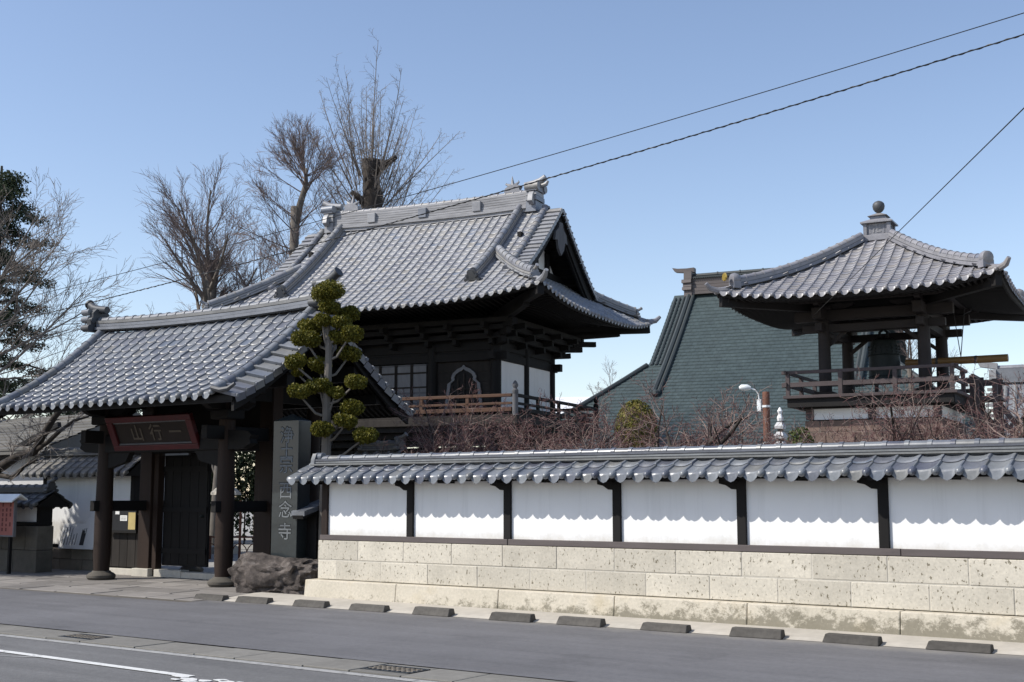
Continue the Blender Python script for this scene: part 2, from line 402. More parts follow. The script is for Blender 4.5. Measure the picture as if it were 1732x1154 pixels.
def ridge_tile_mesh(r, L, mat, collar=.05):
    mb = MB(); n = 8; V = mb.v; F = mb.f
    secs = [(0, r), (L - collar, r), (L - collar, r * 1.16), (L + .004, r * 1.16)]
    for y, rr in secs:
        for j in range(n + 1):
            a = math.pi * (-.08 + 1.16 * j / n); V.append((rr * math.cos(a), y, rr * math.sin(a)))
    m = n + 1
    for q in range(len(secs) - 1):
        for j in range(n): F.append((q * m + j, q * m + j + 1, (q + 1) * m + j + 1, (q + 1) * m + j))
    F.append(tuple(reversed(range(m)))); F.append(tuple(3 * m + j for j in range(m)))
    return mb.mesh('ridge_tile', mat, smooth=True, sharp=40)
CAMP = Vector((0, 0, H))
def lay(parent, root, pos, xs, ts, cond, P, e, mat, maxobj=300, name='roof_tile', jit=.0025, side=1, eave_rows=True):
    """lay tiles on surface pos(x,t)->xyz (local): columns xs, rows ts (distance in from the eave)"""
    me_t = tile_mesh('roof_tile', P, e, mat); me_e = tile_mesh('eave_tile', P, e, mat, True)
    W = Matrix.Translation(root.location) @ root.rotation_euler.to_matrix().to_4x4()
    rnd = random.Random(3); items = []
    for k, t in enumerate(ts):
        for x in xs:
            if not cond(x, t): continue
            p = Vector(pos(x, t)); ex = Vector(pos(x + .05, t)) - Vector(pos(x - .05, t)); ey = Vector(pos(x, t + .08)) - p
            ex = ex * side
            M = frame(p + Vector((rnd.uniform(-jit, jit), rnd.uniform(-jit, jit), rnd.uniform(-jit, jit))), ex, ey) @ Matrix.Rotation(rnd.uniform(-.008, .008), 4, 'Z') @ Matrix.Rotation(rnd.uniform(-.008, .008), 4, 'X')
            items.append(((W @ p - CAMP).length, k == 0 and eave_rows, M))
    items.sort(key=lambda i: i[0])
    for dd, ev, M in items[:maxobj]: link('eave_tile' if ev else name, me_e if ev else me_t, parent, M)
    rest = items[maxobj:]
    if rest:
        joined(parent, [(me_e if ev else me_t, M) for dd, ev, M in rest], 'tile_field', mat)
def joined(parent, pairs, name, mat, smooth=True):
    vs = []; fs = []; off = 0; cache = {}
    for me, M in pairs:
        if me.name not in cache:
            a = np.empty(len(me.vertices) * 3, 'f'); me.vertices.foreach_get('co', a); cache[me.name] = (a.reshape(-1, 3), [tuple(p.vertices) for p in me.polygons])
        a, f = cache[me.name]; m = np.array(M)
        vs.append(a @ m[:3, :3].T + m[:3, 3]); fs += [tuple(i + off for i in q) for q in f]; off += len(a)
    me = bpy.data.meshes.new(name); me.from_pydata(np.concatenate(vs).tolist(), [], fs); me.materials.append(MATS[mat])
    if smooth: me.shade_smooth(); me.set_sharp_from_angle(angle=R(28))
    o = link(name, me, parent); o['kind'] = 'stuff'; return o
def rows_by_arc(fz, t1, e, t0=0):
    ts = [t0]; t = t0; acc = 0; st = .01
    while t < t1:
        acc += math.hypot(st, fz(t + st) - fz(t)); t += st
        if acc >= e: ts.append(t); acc = 0
    return ts
def ridge_bar(parent, path, wd, ht, n, cap_r, mat, pitch=.27, course='ridge_course', capname='ridge_tile', cap_mesh=None, flip=False, gap=.012):
    """stack of n tile courses along a path (list of points at the foot of the ridge), capped by round ridge tiles"""
    pts = [Vector(p) for p in path]
    for k in range(n):
        z0 = ht * k / n; z1 = ht * (k + 1) / n - gap; wk = wd * (1 - .10 * k) if k % 2 == 0 else wd * (.88 - .10 * k)
        mb = MB()
        for i, p in enumerate(pts):
            t = (pts[min(i + 1, len(pts) - 1)] - pts[max(i - 1, 0)]); s_ = Vector((t.y, -t.x, 0)).normalized() * wk / 2
            for a, b in ((-1, z0), (1, z0), (1, z1), (-1, z1)): q = p + s_ * a + Vector((0, 0, b)); mb.v.append(tuple(q))
        for i in range(len(pts) - 1):
            o = i * 4
            for a in range(4): b = (a + 1) % 4; mb.f.append((o + a, o + b, o + 4 + b, o + 4 + a))
        mb.f.append((0, 1, 2, 3)); l = 4 * (len(pts) - 1); mb.f.append((l + 3, l + 2, l + 1, l))
        mb.obj(course, mat, parent)
    # filler core so that the joints between the courses are closed
    mb = MB()
    for i, p in enumerate(pts):
        t = (pts[min(i + 1, len(pts) - 1)] - pts[max(i - 1, 0)]); s_ = Vector((t.y, -t.x, 0)).normalized() * wd * .36
        for a, b in ((-1, -.02), (1, -.02), (1, ht - .005), (-1, ht - .005)): mb.v.append(tuple(p + s_ * a + Vector((0, 0, b))))
    for i in range(len(pts) - 1):
        o = i * 4
        for a in range(4): b = (a + 1) % 4; mb.f.append((o + a, o + b, o + 4 + b, o + 4 + a))
    mb.f.append((0, 1, 2, 3)); l = 4 * (len(pts) - 1); mb.f.append((l + 3, l + 2, l + 1, l))
    mb.obj('ridge_core', 'tile_dark', parent)
    me = cap_mesh or ridge_tile_mesh(cap_r, pitch, mat)
    q = pts[::-1] if flip else pts
    seg = [(q[i + 1] - q[i]).length for i in range(len(q) - 1)]; tot = sum(seg); m = max(1, round(tot / pitch))
    def at(s_):
        for i, L in enumerate(seg):
            if s_ <= L or i == len(seg) - 1: return q[i].lerp(q[i + 1], s_ / L)
            s_ -= L
    for i in range(m):
        a = at(tot * i / m); b = at(tot * (i + 1) / m); d = b - a
        ex = d.cross(Vector((0, 0, 1)))
        M = frame(a + Vector((0, 0, ht - .012)), ex, d) @ Matrix.Scale(d.length / pitch, 4, (0, 1, 0))
        link(capname, me, parent, M)

# ================================================================== SETTING: ground, road, pavements
def sheet(name, pts, mat, kind='structure', z=None):
    mb = MB(); mb.v = [tuple(p) if len(p) == 3 else (p[0], p[1], z) for p in pts]; mb.f = [tuple(range(len(pts)))]
    me = mb.mesh(name, mat, fix=False); o = link(name, me)
    if o.data.polygons[0].normal.z < 0: o.data.flip_normals()
    return tag(o, kind=kind)
sheet('ground', [(-900, -300, -.06), (700, -300, -.06), (700, 1400, -.06), (-900, 1400, -.06)], 'yard_gravel')
sheet('road', [(-60, 9.14, 0), (20, 9.5, 0), (20, 13.7, 0), (-3, 13.52, 0), (-16, 13.25, 0), (-60, 12.45, 0)], 'asphalt_road')
sheet('parking_lot', [(-60, -30, -.004), (20, -30, -.004), (20, 8.9, -.004), (-60, 8.38, -.004)], 'asphalt_lot')
# concrete footway between road and wall, rising slightly to the foot of the wall
mb = MB()
nseg = 24
for i in range(nseg + 1):
    x = -15.0 + 19.0 * i / nseg; y0 = 13.25 + (x + 16) * .0205
    mb.v += [(x, y0, .004), (x, y0 + .10, .03), (x, 14.04, .075), (x, 14.2, .075)]
for i in range(nseg):
    for j in range(3): a = i * 4 + j; mb.f.append((a, a + 4, a + 5, a + 1))
o = mb.obj('pavement', 'concrete_apron', fix=False); tag(o, kind='structure')
if o.data.polygons[0].normal.z < 0: o.data.flip_normals()
# pale worn edge of the carriageway in front of the gate
sheet('road_edge', [(-40, 12.62, .004), (-16.2, 13.06, .004), (-15.9, 13.27, .004), (-40, 12.83, .004)], 'paint_worn')
# gutter of concrete slabs along the near side of the road
gut = tag(bpy.data.objects.new('gutter', None), kind='structure'); COL.objects.link(gut)
rnd = random.Random(11)
x = -26.0
while x < 3:
    L = rnd.choice((.6, .62, .95, 1.0)); y0 = 8.72 + (x + 26) * .0062; jz = rnd.uniform(-.003, .004)
    hit = any(abs((x + L / 2) - gx_) < .5 for gx_ in (-12.26, -7.77))
    if not hit:
        MB().box(x + .006, x + L - .006, y0 - .10, y0 + .46, -.05, .008 + jz).obj('gutter_slab', 'gutter_concrete', gut, bevel=.006)
    else:
        L = max(L, .62)
        MB().box(x + .006, x + L - .006, y0 - .10, y0 + .03, -.05, .008 + jz).obj('gutter_slab', 'gutter_concrete', gut)
        MB().box(x + .006, x + L - .006, y0 + .37, y0 + .46, -.05, .008 + jz).obj('gutter_slab', 'gutter_concrete', gut)
        for gx_, lab in ((-12.26, 'small steel drain grate in the gutter by the white corner marking'), (-7.77, 'steel drain grate in the gutter beside the cracked white paint')):
            if abs((x + L / 2) - gx_) < .5:
                g = thing('drain_grate', lab, 'grate', (x + L / 2, y0 + .2, 0), R(.3), 'drain grates in the gutter')
                fr = MB(); a, b = L / 2 - .02, .16
                fr.box(-a, a, -b, -b + .02, -.04, .012); fr.box(-a, a, b - .02, b, -.04, .012); fr.box(-a, -a + .02, -b, b, -.04, .0125); fr.box(a - .02, a, -b, b, -.04, .0125)
                fr.obj('frame', 'metal_grate', g); bx('sump', 'ink', g, -a, a, -b, b, -.055, -.045)
                n = 9
                for i in range(n): xx = -a + .05 + (2 * a - .1) * i / (n - 1); bx('bar', 'metal_grate', g, xx - .011, xx + .011, -b + .02, b - .02, -.03, .012)
                for yy in (-.07, .0, .07): bx('cross_bar', 'stone_base', g, -a + .02, a - .02, yy - .004, yy + .004, -.02, .014)
    x += L
sheet('kerb_line', [(-40, 8.36, .0), (3, 8.63, .0), (3, 8.745, .0), (-40, 8.48, .0)], 'paint_worn')
def mark(pts, lab):
    o = sheet('road_marking', [(p[0], p[1], .004) for p in pts], 'paint_white', kind=None); return tag(o, lab, 'road marking', 'white parking lines')
mark([(-20, 7.86), (-8.95, 7.585), (-8.95, 7.69), (-20, 7.965)], 'long white painted line across the near asphalt')
mark([(-11.35, 7.60), (-11.26, 7.66), (-14.4, 6.3), (-14.5, 6.35)], 'short white painted line branching off the long line')
# cracked paint patch at the end of the line
cp = thing('worn_marking', 'cracked and flaking patch of white paint at the end of the long line', 'road marking', (-8.6, 7.55, .004))
rr = random.Random(5)
for i in range(9):
    a, b = -.42 + .1 * i, rr.uniform(-.12, .12); k = rr.uniform(.05, .11)
    pts = [(a + k * math.cos(q) * rr.uniform(.7, 1.3), b + .5 * k * math.sin(q) * rr.uniform(.7, 1.3)) for q in [j * 2 * math.pi / 7 for j in range(7)]]
    mb = MB(); mb.prism(pts, lambda p, q, d: (p, q, d), 0, .003); mb.obj('paint_flake', 'paint_white', cp)

# flagstones in front of the gate
fl = bpy.data.objects.new('forecourt', None); COL.objects.link(fl); tag(fl, kind='structure')
MB().box(-42, -15.2, 12.8, 15.2, -.05, .001).obj('bed', 'stone_dark', fl)
rnd = random.Random(4)
for r_, (ya, yb, za, zb) in enumerate(((13.0, 13.62, .008, .02), (13.65, 14.32, .02, .03), (14.35, 15.05, .03, .04), (15.08, 16.4, .04, .05))):
    x = -31 + rnd.uniform(0, .5)
    while x < -15.3:
        L = rnd.uniform(.62, 1.15); L = min(L, -15.25 - x)
        if L < .25: break
        j = [rnd.uniform(-.012, .012) for _ in range(8)]; g = .012
        sk = (x + 16) * .018 if r_ == 0 else 0
        vs = [(x + g + j[0], ya + sk + g + j[1], -.05), (x + L - g + j[2], ya + sk + g + j[3], -.05), (x + L - g + j[4], yb - g + j[5], -.05), (x + g + j[6], yb - g + j[7], -.05)]
        dz = rnd.uniform(-.004, .004)
        top = [(v[0], v[1], (za if i < 2 else zb) + dz) for i, v in enumerate(vs)]
        MB().add(vs + top, [(0, 3, 2, 1), (4, 5, 6, 7), (0, 1, 5, 4), (1, 2, 6, 5), (2, 3, 7, 6), (3, 0, 4, 7)]).obj('paving_stone', 'paving', fl, bevel=.008)
        x += L
sheet('gate_floor', [(-40, 15.2, .002), (-14.9, 15.2, .002), (-14.9, 60, .002), (-40, 60, .002)], 'yard_gravel')

# ================================================================== KERB BLOCKS along the wall
def block_mesh():
    mb = MB(); L, b, h = .33, .085, .135
    mb.v = [(-L, -b, 0), (L, -b, 0), (L, b, 0), (-L, b, 0), (-L + .03, -b + .035, h), (L - .005, -b + .035, h), (L - .005, b - .03, h), (-L + .03, b - .03, h)]
    mb.f = [(0, 3, 2, 1), (4, 5, 6, 7), (0, 1, 5, 4), (1, 2, 6, 5), (2, 3, 7, 6), (3, 0, 4, 7)]
    return mb.mesh('kerb_block', 'kerb_concrete')
bm_ = block_mesh()
KB = [(-15.2, 13.36), (-14.25, 13.38), (-13.05, 13.38), (-11.93, 13.40), (-10.78, 13.42), (-9.46, 13.42), (-8.42, 13.45), (-7.24, 13.49), (-6.06, 13.5), (-4.95, 13.55), (-3.8, 13.57)]
rnd = random.Random(9)
for i, (x, y) in enumerate(KB):
    o = link('kerb_block', bm_); o.location = (x, y - .03, .0); o.rotation_euler = (rnd.uniform(-.02, .02), 0, R(.9) + rnd.uniform(-.05, .05)); o.scale = (rnd.uniform(.95, 1.03), 1, rnd.uniform(.64, .8))
    if i == 0: o.scale = (1.0, 1, .62)
    if i < 2: tag(o, ('low broken concrete kerb block in front of the gate post', 'chipped concrete kerb block in front of the dark boulder')[i], 'kerb block', 'concrete kerb blocks along the road')
    else:
        tag(o, '%s concrete kerb block from the dark boulder, on the road edge below the wall' % 'first second third fourth fifth sixth seventh eighth ninth'.split()[i - 2], 'kerb block', 'concrete kerb blocks along the road')
        b = o.modifiers.new('bevel', 'BEVEL'); b.width = .012; b.segments = 2

# ================================================================== BOUNDARY WALL
YW = 14.2; XL = -13.76; XR = .6
bw = thing('boundary_wall', 'white plastered wall with tiled coping on a pale pitted stone base', 'wall', (XL, YW, 0))
def L_(x): return x - XL     # world x -> wall local
# plinth stones
x = XL - .12; k = 0
while x < XR:
    L = 1.86; x1 = min(x + L, XR + .1)
    MB().add([(x + .004, 14.02, .03), (x1 - .004, 14.02, .03), (x1 - .004, 14.6, .03), (x + .004, 14.6, .03), (x + .004, 14.05, .325), (x1 - .004, 14.05, .325), (x1 - .004, 14.6, .325), (x + .004, 14.6, .325),
              ], [(0, 3, 2, 1), (4, 5, 6, 7), (0, 1, 5, 4), (1, 2, 6, 5), (2, 3, 7, 6), (3, 0, 4, 7)])
    o = MB().add([(x + .003, 14.02, .03), (x1 - .003, 14.02, .03), (x1 - .003, 14.6, .03), (x + .003, 14.6, .03), (x + .003, 14.05, .33), (x1 - .003, 14.05, .33), (x1 - .003, 14.6, .33), (x + .003, 14.6, .33)],
              [(0, 3, 2, 1), (4, 5, 6, 7), (0, 1, 5, 4), (1, 2, 6, 5), (2, 3, 7, 6), (3, 0, 4, 7)]).obj('plinth_stone', 'plinth_stone', bw, bevel=.014)
    o.location = (-XL, -YW, 0)
    x = x1; k += 1
# two courses of stone blocks
rnd = random.Random(2)
for row, (z0, z1, first) in enumerate(((.336, .630, -13.36), (.637, .935, -12.92))):
    xs = [XL] + [first + .9075 * i for i in range(40)]
    for a, b in zip(xs, xs[1:]):
        if a > XR: break
        j = rnd.uniform(-.004, .004)
        o = bx('stone_block', 'oya_stone', bw, -(b - a) / 2 + .005, (b - a) / 2 - .005, -.17 + j, .17, -(z1 - z0) / 2 + .003, (z1 - z0) / 2 - .003, bevel=.009)
        o.location = (L_((a + b) / 2), .17, (z0 + z1) / 2)
MB().box(.004, XR - XL, .006, .33, .34, .93).obj('mortar', 'stone_light', bw)
# sill beam (two lengths), posts, panels, top beam
bx('sill_beam', 'wood_sill', bw, .03, L_(-10.12), .0, .31, .938, 1.018, .006); bx('sill_beam', 'wood_sill', bw, L_(-10.11), L_(-4.6), .005, .31, .938, 1.02, .006); bx('sill_beam', 'wood_sill', bw, L_(-4.59), L_(XR), .0, .31, .938, 1.018, .006)
posts = [-13.66, -11.92, -10.14, -8.36, -6.57, -4.79, -3.0, -1.22, .56]
for i, px in enumerate(posts):
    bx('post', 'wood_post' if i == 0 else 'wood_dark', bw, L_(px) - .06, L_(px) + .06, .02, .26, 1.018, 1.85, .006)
    if i: MB().prism([(-.30, .0), (-.06, 0), (-.06, -.13), (-.13, -.125), (-.21, -.075), (-.30, -.055)], lambda a, b, d: (L_(px) + a, d, 1.83 + b), .03, .2).obj('bracket', 'wood_dark', bw)
for a, b in zip(posts, posts[1:]):
    bx('plaster_panel', 'plaster', bw, L_(a) + .06, L_(b) - .06, .06, .24, 1.018, 1.86)
bx('wall_plate', 'wood_dark', bw, -.35, L_(XR), -.16, .0, 1.86, 1.93, .006); bx('wall_plate', 'wood_dark', bw, -.3, L_(XR), .3, .44, 1.86, 1.93, .006)
for i in range(int((XR - XL) / .9) + 1):
    bx('rafter', 'wood_dark', bw, -.1 + i * .9, -.04 + i * .9, -.27, .6, 1.80, 1.855)
# coping: tiles both sides
YC = .16; EV = .445; Z0 = 1.885; Z1 = 2.10
def wall_roof(parent, root, x0, x1, yc, ev, z0, z1, P, mat, tmax, ridge_h, cap_r, rows=2, sag=0, dark='wood_dark', cap_pitch=.262, wd=.26, sub=None):
    rise = z1 - z0; e = math.hypot(ev, rise) / rows * .96
    n = round((x1 - x0) / P); P = (x1 - x0) / n; xs = [x0 + P * (i + .5) for i in range(n)]
    ts = [ev * i / rows for i in range(rows)]
    top = MB()
    for s in (-1, 1):
        pos = (lambda x, t: (x, yc - ev + t, z0 + rise * t / ev)) if s < 0 else (lambda x, t: (x, yc + ev - t, z0 + rise * t / ev))
        lay(parent, root, pos, xs, ts, lambda x, t: True, P, e, mat, tmax if s < 0 else 0, side=-s)
    top.prism([(-ev + .05, z0 - .012), (ev - .05, z0 - .012), (ev - .05, z0 - .055), (-ev + .05, z0 - .055)], lambda a, b, d: (d, yc + a, b), x0 + .03, x1 - .03)
    top.prism([(-ev + .05, z0 - .012), (0, z1 - .02), (ev - .05, z0 - .012)], lambda a, b, d: (d, yc + a, b), x0 + .03, x1 - .03)
    top.obj('roof_core', dark, parent)
    ridge_bar(parent, [(x0 + .16 + (x1 - x0 - .3) * i / 4, yc, z1 - .0) for i in range(5)], wd, ridge_h, 3, cap_r, mat, pitch=cap_pitch, flip=True)
wr = MB().box(.0, .02, .1, .2, 1.95, 1.97).obj('coping', 'tile_dark', bw)
wall_roof(wr, bw, -.40, L_(XR), YC, EV, Z0, Z1, .2585, 'tile_wall', 300, .105, .062)
def oni(parent, M, s=1., mat='tile_dark', name='ridge_end_tile', top=True):
    """ornamental ridge end: shaped plate facing local +x, with curls, boss and a round top tile"""
    mb = MB()
    poly = [(-.30, 0), (-.33, .10), (-.25, .15), (-.27, .25), (-.20, .30), (-.20, .40), (-.12, .48), (.12, .48), (.20, .40), (.20, .30), (.27, .25), (.25, .15), (.33, .10), (.30, 0)]
    fn = lambda a, b, d: (d * s, a * s, b * s)
    mb.prism(poly, fn, -.08, .04)
    mb.prism([(a * .7, .04 + b * .74) for a, b in poly], fn, .04, .085)
    for y, z, r in ((-.27, .07, .075), (.27, .07, .075), (-.2, .24, .06), (.2, .24, .06)):
        mb.tube([((-.1) * s, y * s, z * s), (.10 * s, y * s, z * s)], r * s, 10)
    mb.lathe([(.0, .05), (.07, .04), (.1, 0), (.1, -.03)], 10, (0, 0, 0)) if False else None
    if top:
        mb.tube([(-.26 * s, 0, .46 * s), (0, 0, .49 * s), (.16 * s, 0, .53 * s), (.30 * s, 0, .62 * s)], [.075 * s, .085 * s, .085 * s, .08 * s], 10)
        mb.tube([(.30 * s, 0, .62 * s), (.33 * s, 0, .64 * s)], [.1 * s, .1 * s], 12)
    o = mb.obj(name, mat, parent, smooth=True, sharp=40); o.matrix_local = M; return o
# stacked round tiles closing the left end of the coping
e_ = MB()
for z, r, xo in ((2.085, .07, -.30), (2.15, .062, -.23), (2.235, .07, -.19)):
    e_.tube([(xo - .03, YC, z), (xo + .12, YC, z)], r, 12)
e_.prism([(-.13, 2.06), (-.11, 2.2), (-.07, 2.29), (.07, 2.29), (.11, 2.2), (.13, 2.06)], lambda a, b, d: (d, YC + a, b), -.24, -.16)
e_.obj('ridge_end_tile', 'tile_wall', wr, smooth=True, sharp=40)

# ================================================================== ENTRANCE GATE
GO = (-18.59, 15.89); GD = R(2.06)
gate = thing('temple_gate', 'tiled gabled wooden entrance gate with dark posts and one closed door leaf', 'gate', (GO[0], GO[1], 0), GD)
GA, GB, GE, GZE, GZR = 2.91, .43, 2.40, 3.27, 4.99
def g_rise(t): s = t / GE; return (GZR - GZE) * (.64 * s + .36 * s * s)
def g_sori(x): return .0 if abs(x) < 1.5 else .05 * ((abs(x) - 1.5) / 1.8) ** 2
def gpos(s):
    return lambda x, t: (x, s * (GE - t), GZE + g_rise(t) + g_sori(x))
groof = MB()
# roof body: curved sheathing with thickness
N = 10
prof = [(-GE + .06 + (GE - .06) * i / N, GZE + g_rise(.06 + (GE - .06) * i / N) - .04) for i in range(N + 1)]
full = prof + [(-y, z) for y, z in prof[-2::-1]]
under = [(y, z - .09) for y, z in full]
groof.prism(full + under[::-1], lambda a, b, d: (d, a, b), -GA - GB + .06, GA + GB - .06)
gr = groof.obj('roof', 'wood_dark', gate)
ts = rows_by_arc(lambda t: g_rise(t), GE - .1, .232)
gxs = [(-GA + .13 + (2 * GA - .26) / 21 * i) for i in range(22)]
GP = gxs[1] - gxs[0]
lay(gr, gate, gpos(-1), gxs, ts, lambda x, t: True, GP, .232, 'tile_gate', 300, side=1)
lay(gr, gate, gpos(1), gxs, ts, lambda x, t: True, GP, .232, 'tile_gate', 0, side=-1)
# verge: round roll tiles along the slope and tiles lying across to the edge
rollm = ridge_tile_mesh(.085, .28, 'tile_gate', .03)
def verge_tile_mesh(wd, e, mat, outer=True):
    mb = MB(); h = .03
    mb.v = [(0, 0, .035), (wd, 0, .03), (wd, e * .98, .008), (0, e * .98, .008), (0, -.005, .0), (wd, -.005, -.002), (wd + .012, 0, .03), (wd + .012, e * .98, .008), (wd + .012, 0, -.10), (wd + .012, e * .98, -.12),
            (0, .05, .055), (wd, .05, .05), (0, .0, .055), (wd, 0, .05), (0, .05, .03), (wd, .05, .028)]
    mb.f = [(0, 1, 2, 3), (4, 5, 1, 0), (6, 8, 9, 7), (1, 6, 7, 2), (12, 13, 11, 10), (4, 5, 13, 12), (10, 11, 15, 14), (5, 8, 6, 13)]
    o = len(mb.v)
    # little round end on the outer edge
    n = 8
    for xx in (wd - .02, wd + .03):
        for j in range(n): a = 2 * math.pi * j / n; mb.v.append((xx, .03 + .032 * math.cos(a), .015 + .032 * math.sin(a)))
    for j in range(n): mb.f.append((o + j, o + (j + 1) % n, o + n + (j + 1) % n, o + n + j))
    mb.f.append(tuple(o + n + j for j in range(n)))
    return mb.mesh('verge_tile', mat)
vt = verge_tile_mesh(GB - .02, .232, 'tile_gate')
for sy in (-1, 1):
    pf = gpos(sy)
    for sx in (-1, 1):
        for k, t in enumerate(ts):
            p = Vector(pf(sx * GA, t)); ey = Vector(pf(sx * GA, t + .1)) - p
            ex = Vector((1, 0, 0)) * (-sy)
            M = frame(p + Vector((0, 0, .045)), ex, ey); link('verge_roll', rollm, gr, M)
            if sx * (-sy) > 0:
                link('verge_tile', vt, gr, frame(p + Vector((sx * .06, 0, .01)), ex, ey) @ Matrix.Rotation(R(14), 4, 'Y'))
            else:
                link('verge_tile', vt, gr, frame(p + Vector((sx * .06, 0, .01)), ex, ey) @ Matrix.Diagonal((-1, 1, 1, 1)) @ Matrix.Rotation(R(14), 4, 'Y'))
# upturned corner tiles at the lower verge ends
for sx in (-1, 1):
    mb = MB(); z = GZE + g_sori(3)
    mb.tube([(sx * (GA + .02), -GE - .05, z + .07), (sx * (GA + .18), -GE - .03, z + .03), (sx * (GA + .33), -GE + .0, z + .05), (sx * (GA + .45), -GE + .03, z + .13)], [.05, .045, .04, .03], 8)
    mb.obj('corner_tile', 'tile_dark', gr, smooth=True)
ridge_bar(gr, [(-GA - .12 + (2 * GA + .24) * i / 8, 0, GZR - .03 + .07 * ((i - 4) / 4) ** 2) for i in range(9)], .34, .2, 3, .085, 'tile_gate', pitch=.25, flip=True)
oni(gr, Matrix.Translation((GA + .22, 0, GZR + .0)), 1.0)
oni(gr, Matrix.Translation((-GA - .22, 0, GZR + .0)) @ Matrix.Rotation(math.pi, 4, 'Z'), 1.0)
for sx in (-1, 1):
    mb = MB()
    for z in (.10, .27, .42): mb.tube([(sx * (GA + .24), -.2, GZR + z), (sx * (GA + .46), -.2, GZR + z)], .065, 10); 
    mb.obj('ridge_end_boss', 'tile_gate', gr, smooth=True, sharp=40)
# bargeboards, rafters, purlins
for sx in (-1, 1):
    mb = MB(); pr_ = [(-GE + .1 + (GE - .1) * i / N, GZE + g_rise(.1 + (GE - .1) * i / N) - .06) for i in range(N + 1)]
    f_ = pr_ + [(-y, z) for y, z in pr_[-2::-1]]
    mb.prism(f_ + [(y, z - .26) for y, z in f_[::-1]], lambda a, b, d: (d, a, b), sx * (GA + GB - .12), sx * (GA + GB - .06)); mb.obj('bargeboard', 'wood_dark', gate)
    mb = MB(); x0 = sx * (GA + GB - .05)
    mb.prism([(-.2, 0), (.2, 0), (.24, -.2), (.12, -.34), (.14, -.48), (0, -.62), (-.14, -.48), (-.12, -.34), (-.24, -.2)], lambda a, b, d: (d, a, GZR - .25 + b), x0 - .03, x0 + .03); mb.obj('gable_pendant', 'wood_grey', gate)
    # gable infill and posts
    mb = MB(); mb.prism([(-1.55, 3.35), (1.55, 3.35), (0, 4.55)], lambda a, b, d: (d, a, b), sx * 1.75 - .03, sx * 1.75 + .03); mb.obj('gable_wall', 'wood_dark', gate)
mb = MB()
for i in range(44):
    x = -GA - .1 + (2 * GA + .2) * i / 43
    for sy in (-1, 1):
        for (ta, tb, dz) in ((.12, .8, -.13), (.5, 2.3, -.21)):
            mb.beam((x, sy * (GE - ta), GZE + g_rise(ta) + dz), (x, sy * (GE - tb), GZE + g_rise(tb) + dz), .06, .08)
mb.obj('rafters', 'wood_panel', gate, kind='stuff')
for sy in (-1, 1):
    bx('eave_board', 'wood_dark', gate, -GA - GB + .08, GA + GB - .08, sy * (GE - .1) - .025, sy * (GE - .1) + .025, GZE - .13, GZE + .0)
    bx('purlin', 'wood_dark', gate, -GA - .3, GA + .3, sy * .86 - .11, sy * .86 + .11, 3.72, 4.0, .01)
    bx('purlin', 'wood_dark', gate, -GA - .25, GA + .25, sy * 1.55 - .08, sy * 1.55 + .08, 3.34, 3.52, .01)
bx('ridge_beam', 'wood_dark', gate, -GA - .2, GA + .2, -.12, .12, 4.48, 4.78, .01)
PX, PYF, PYM, PYB = 1.64, -.86, .25, 1.4
for sx in (-1, 1):
    # front posts: round, on lathe-turned stone bases
    MB().lathe([(.145, .2), (.165, .5), (.165, 1.2), (.155, 2.0), (.14, 3.3)], 16, (sx * PX, PYF, 0)).obj('post', 'wood_post', gate, smooth=True)
    MB().lathe([(.24, .04), (.27, .08), (.27, .12), (.235, .155), (.185, .18), (.165, .205)], 18, (sx * PX, PYF, 0)).obj('post_base', 'stone_dark', gate, smooth=True)
    bx('main_post', 'wood_post', gate, sx * PX - .17, sx * PX + .17, PYM - .13, PYM + .13, .2, 3.9, .012)
    bx('base_stone', 'stone_light', gate, sx * PX - .24, sx * PX + .24, PYM - .2, PYM + .2, .0, .2, .015)
    MB().lathe([(.14, .2), (.14, 3.3)], 12, (sx * PX, PYB, 0)).obj('post', 'wood_post', gate, smooth=True)
    MB().lathe([(.23, .04), (.25, .12), (.165, .205)], 14, (sx * PX, PYB, 0)).obj('post_base', 'stone_dark', gate, smooth=True)
    # tie rails front post to main post to rear post, with their nosings
    bx('tie_rail', 'wood_dark', gate, sx * PX - .06, sx * PX + .06, PYF - .28, PYB + .2, 1.33, 1.53, .01)
    bx('tie_rail', 'wood_dark', gate, sx * PX - .07, sx * PX + .07, PYF - .55, PYB + .5, 2.62, 2.86, .01)
    # bracket blocks over the front post
    bx('bracket_block', 'wood_dark', gate, sx * PX - .22, sx * PX + .22, PYF - .22, PYF + .22, 2.98, 3.16, .03)
    for k, (l, z) in enumerate(((.62, 3.16), (.85, 3.33))): 
        MB().prism([(-l, .18), (l, .18), (l, .1), (l * .72, 0), (-l * .72, 0), (-l, .1)], lambda a, b, d: (sx * PX + a, PYF + d, z + b), -.075, .075).obj('bracket_arm', 'wood_dark', gate)
        MB().prism([(-l, .17), (l, .17), (l, .1), (l * .72, .0), (-l * .72, .0), (-l, .1)], lambda a, b, d: (sx * PX + d, PYF + a, z + b), -.07, .07).obj('bracket_arm', 'wood_dark', gate)
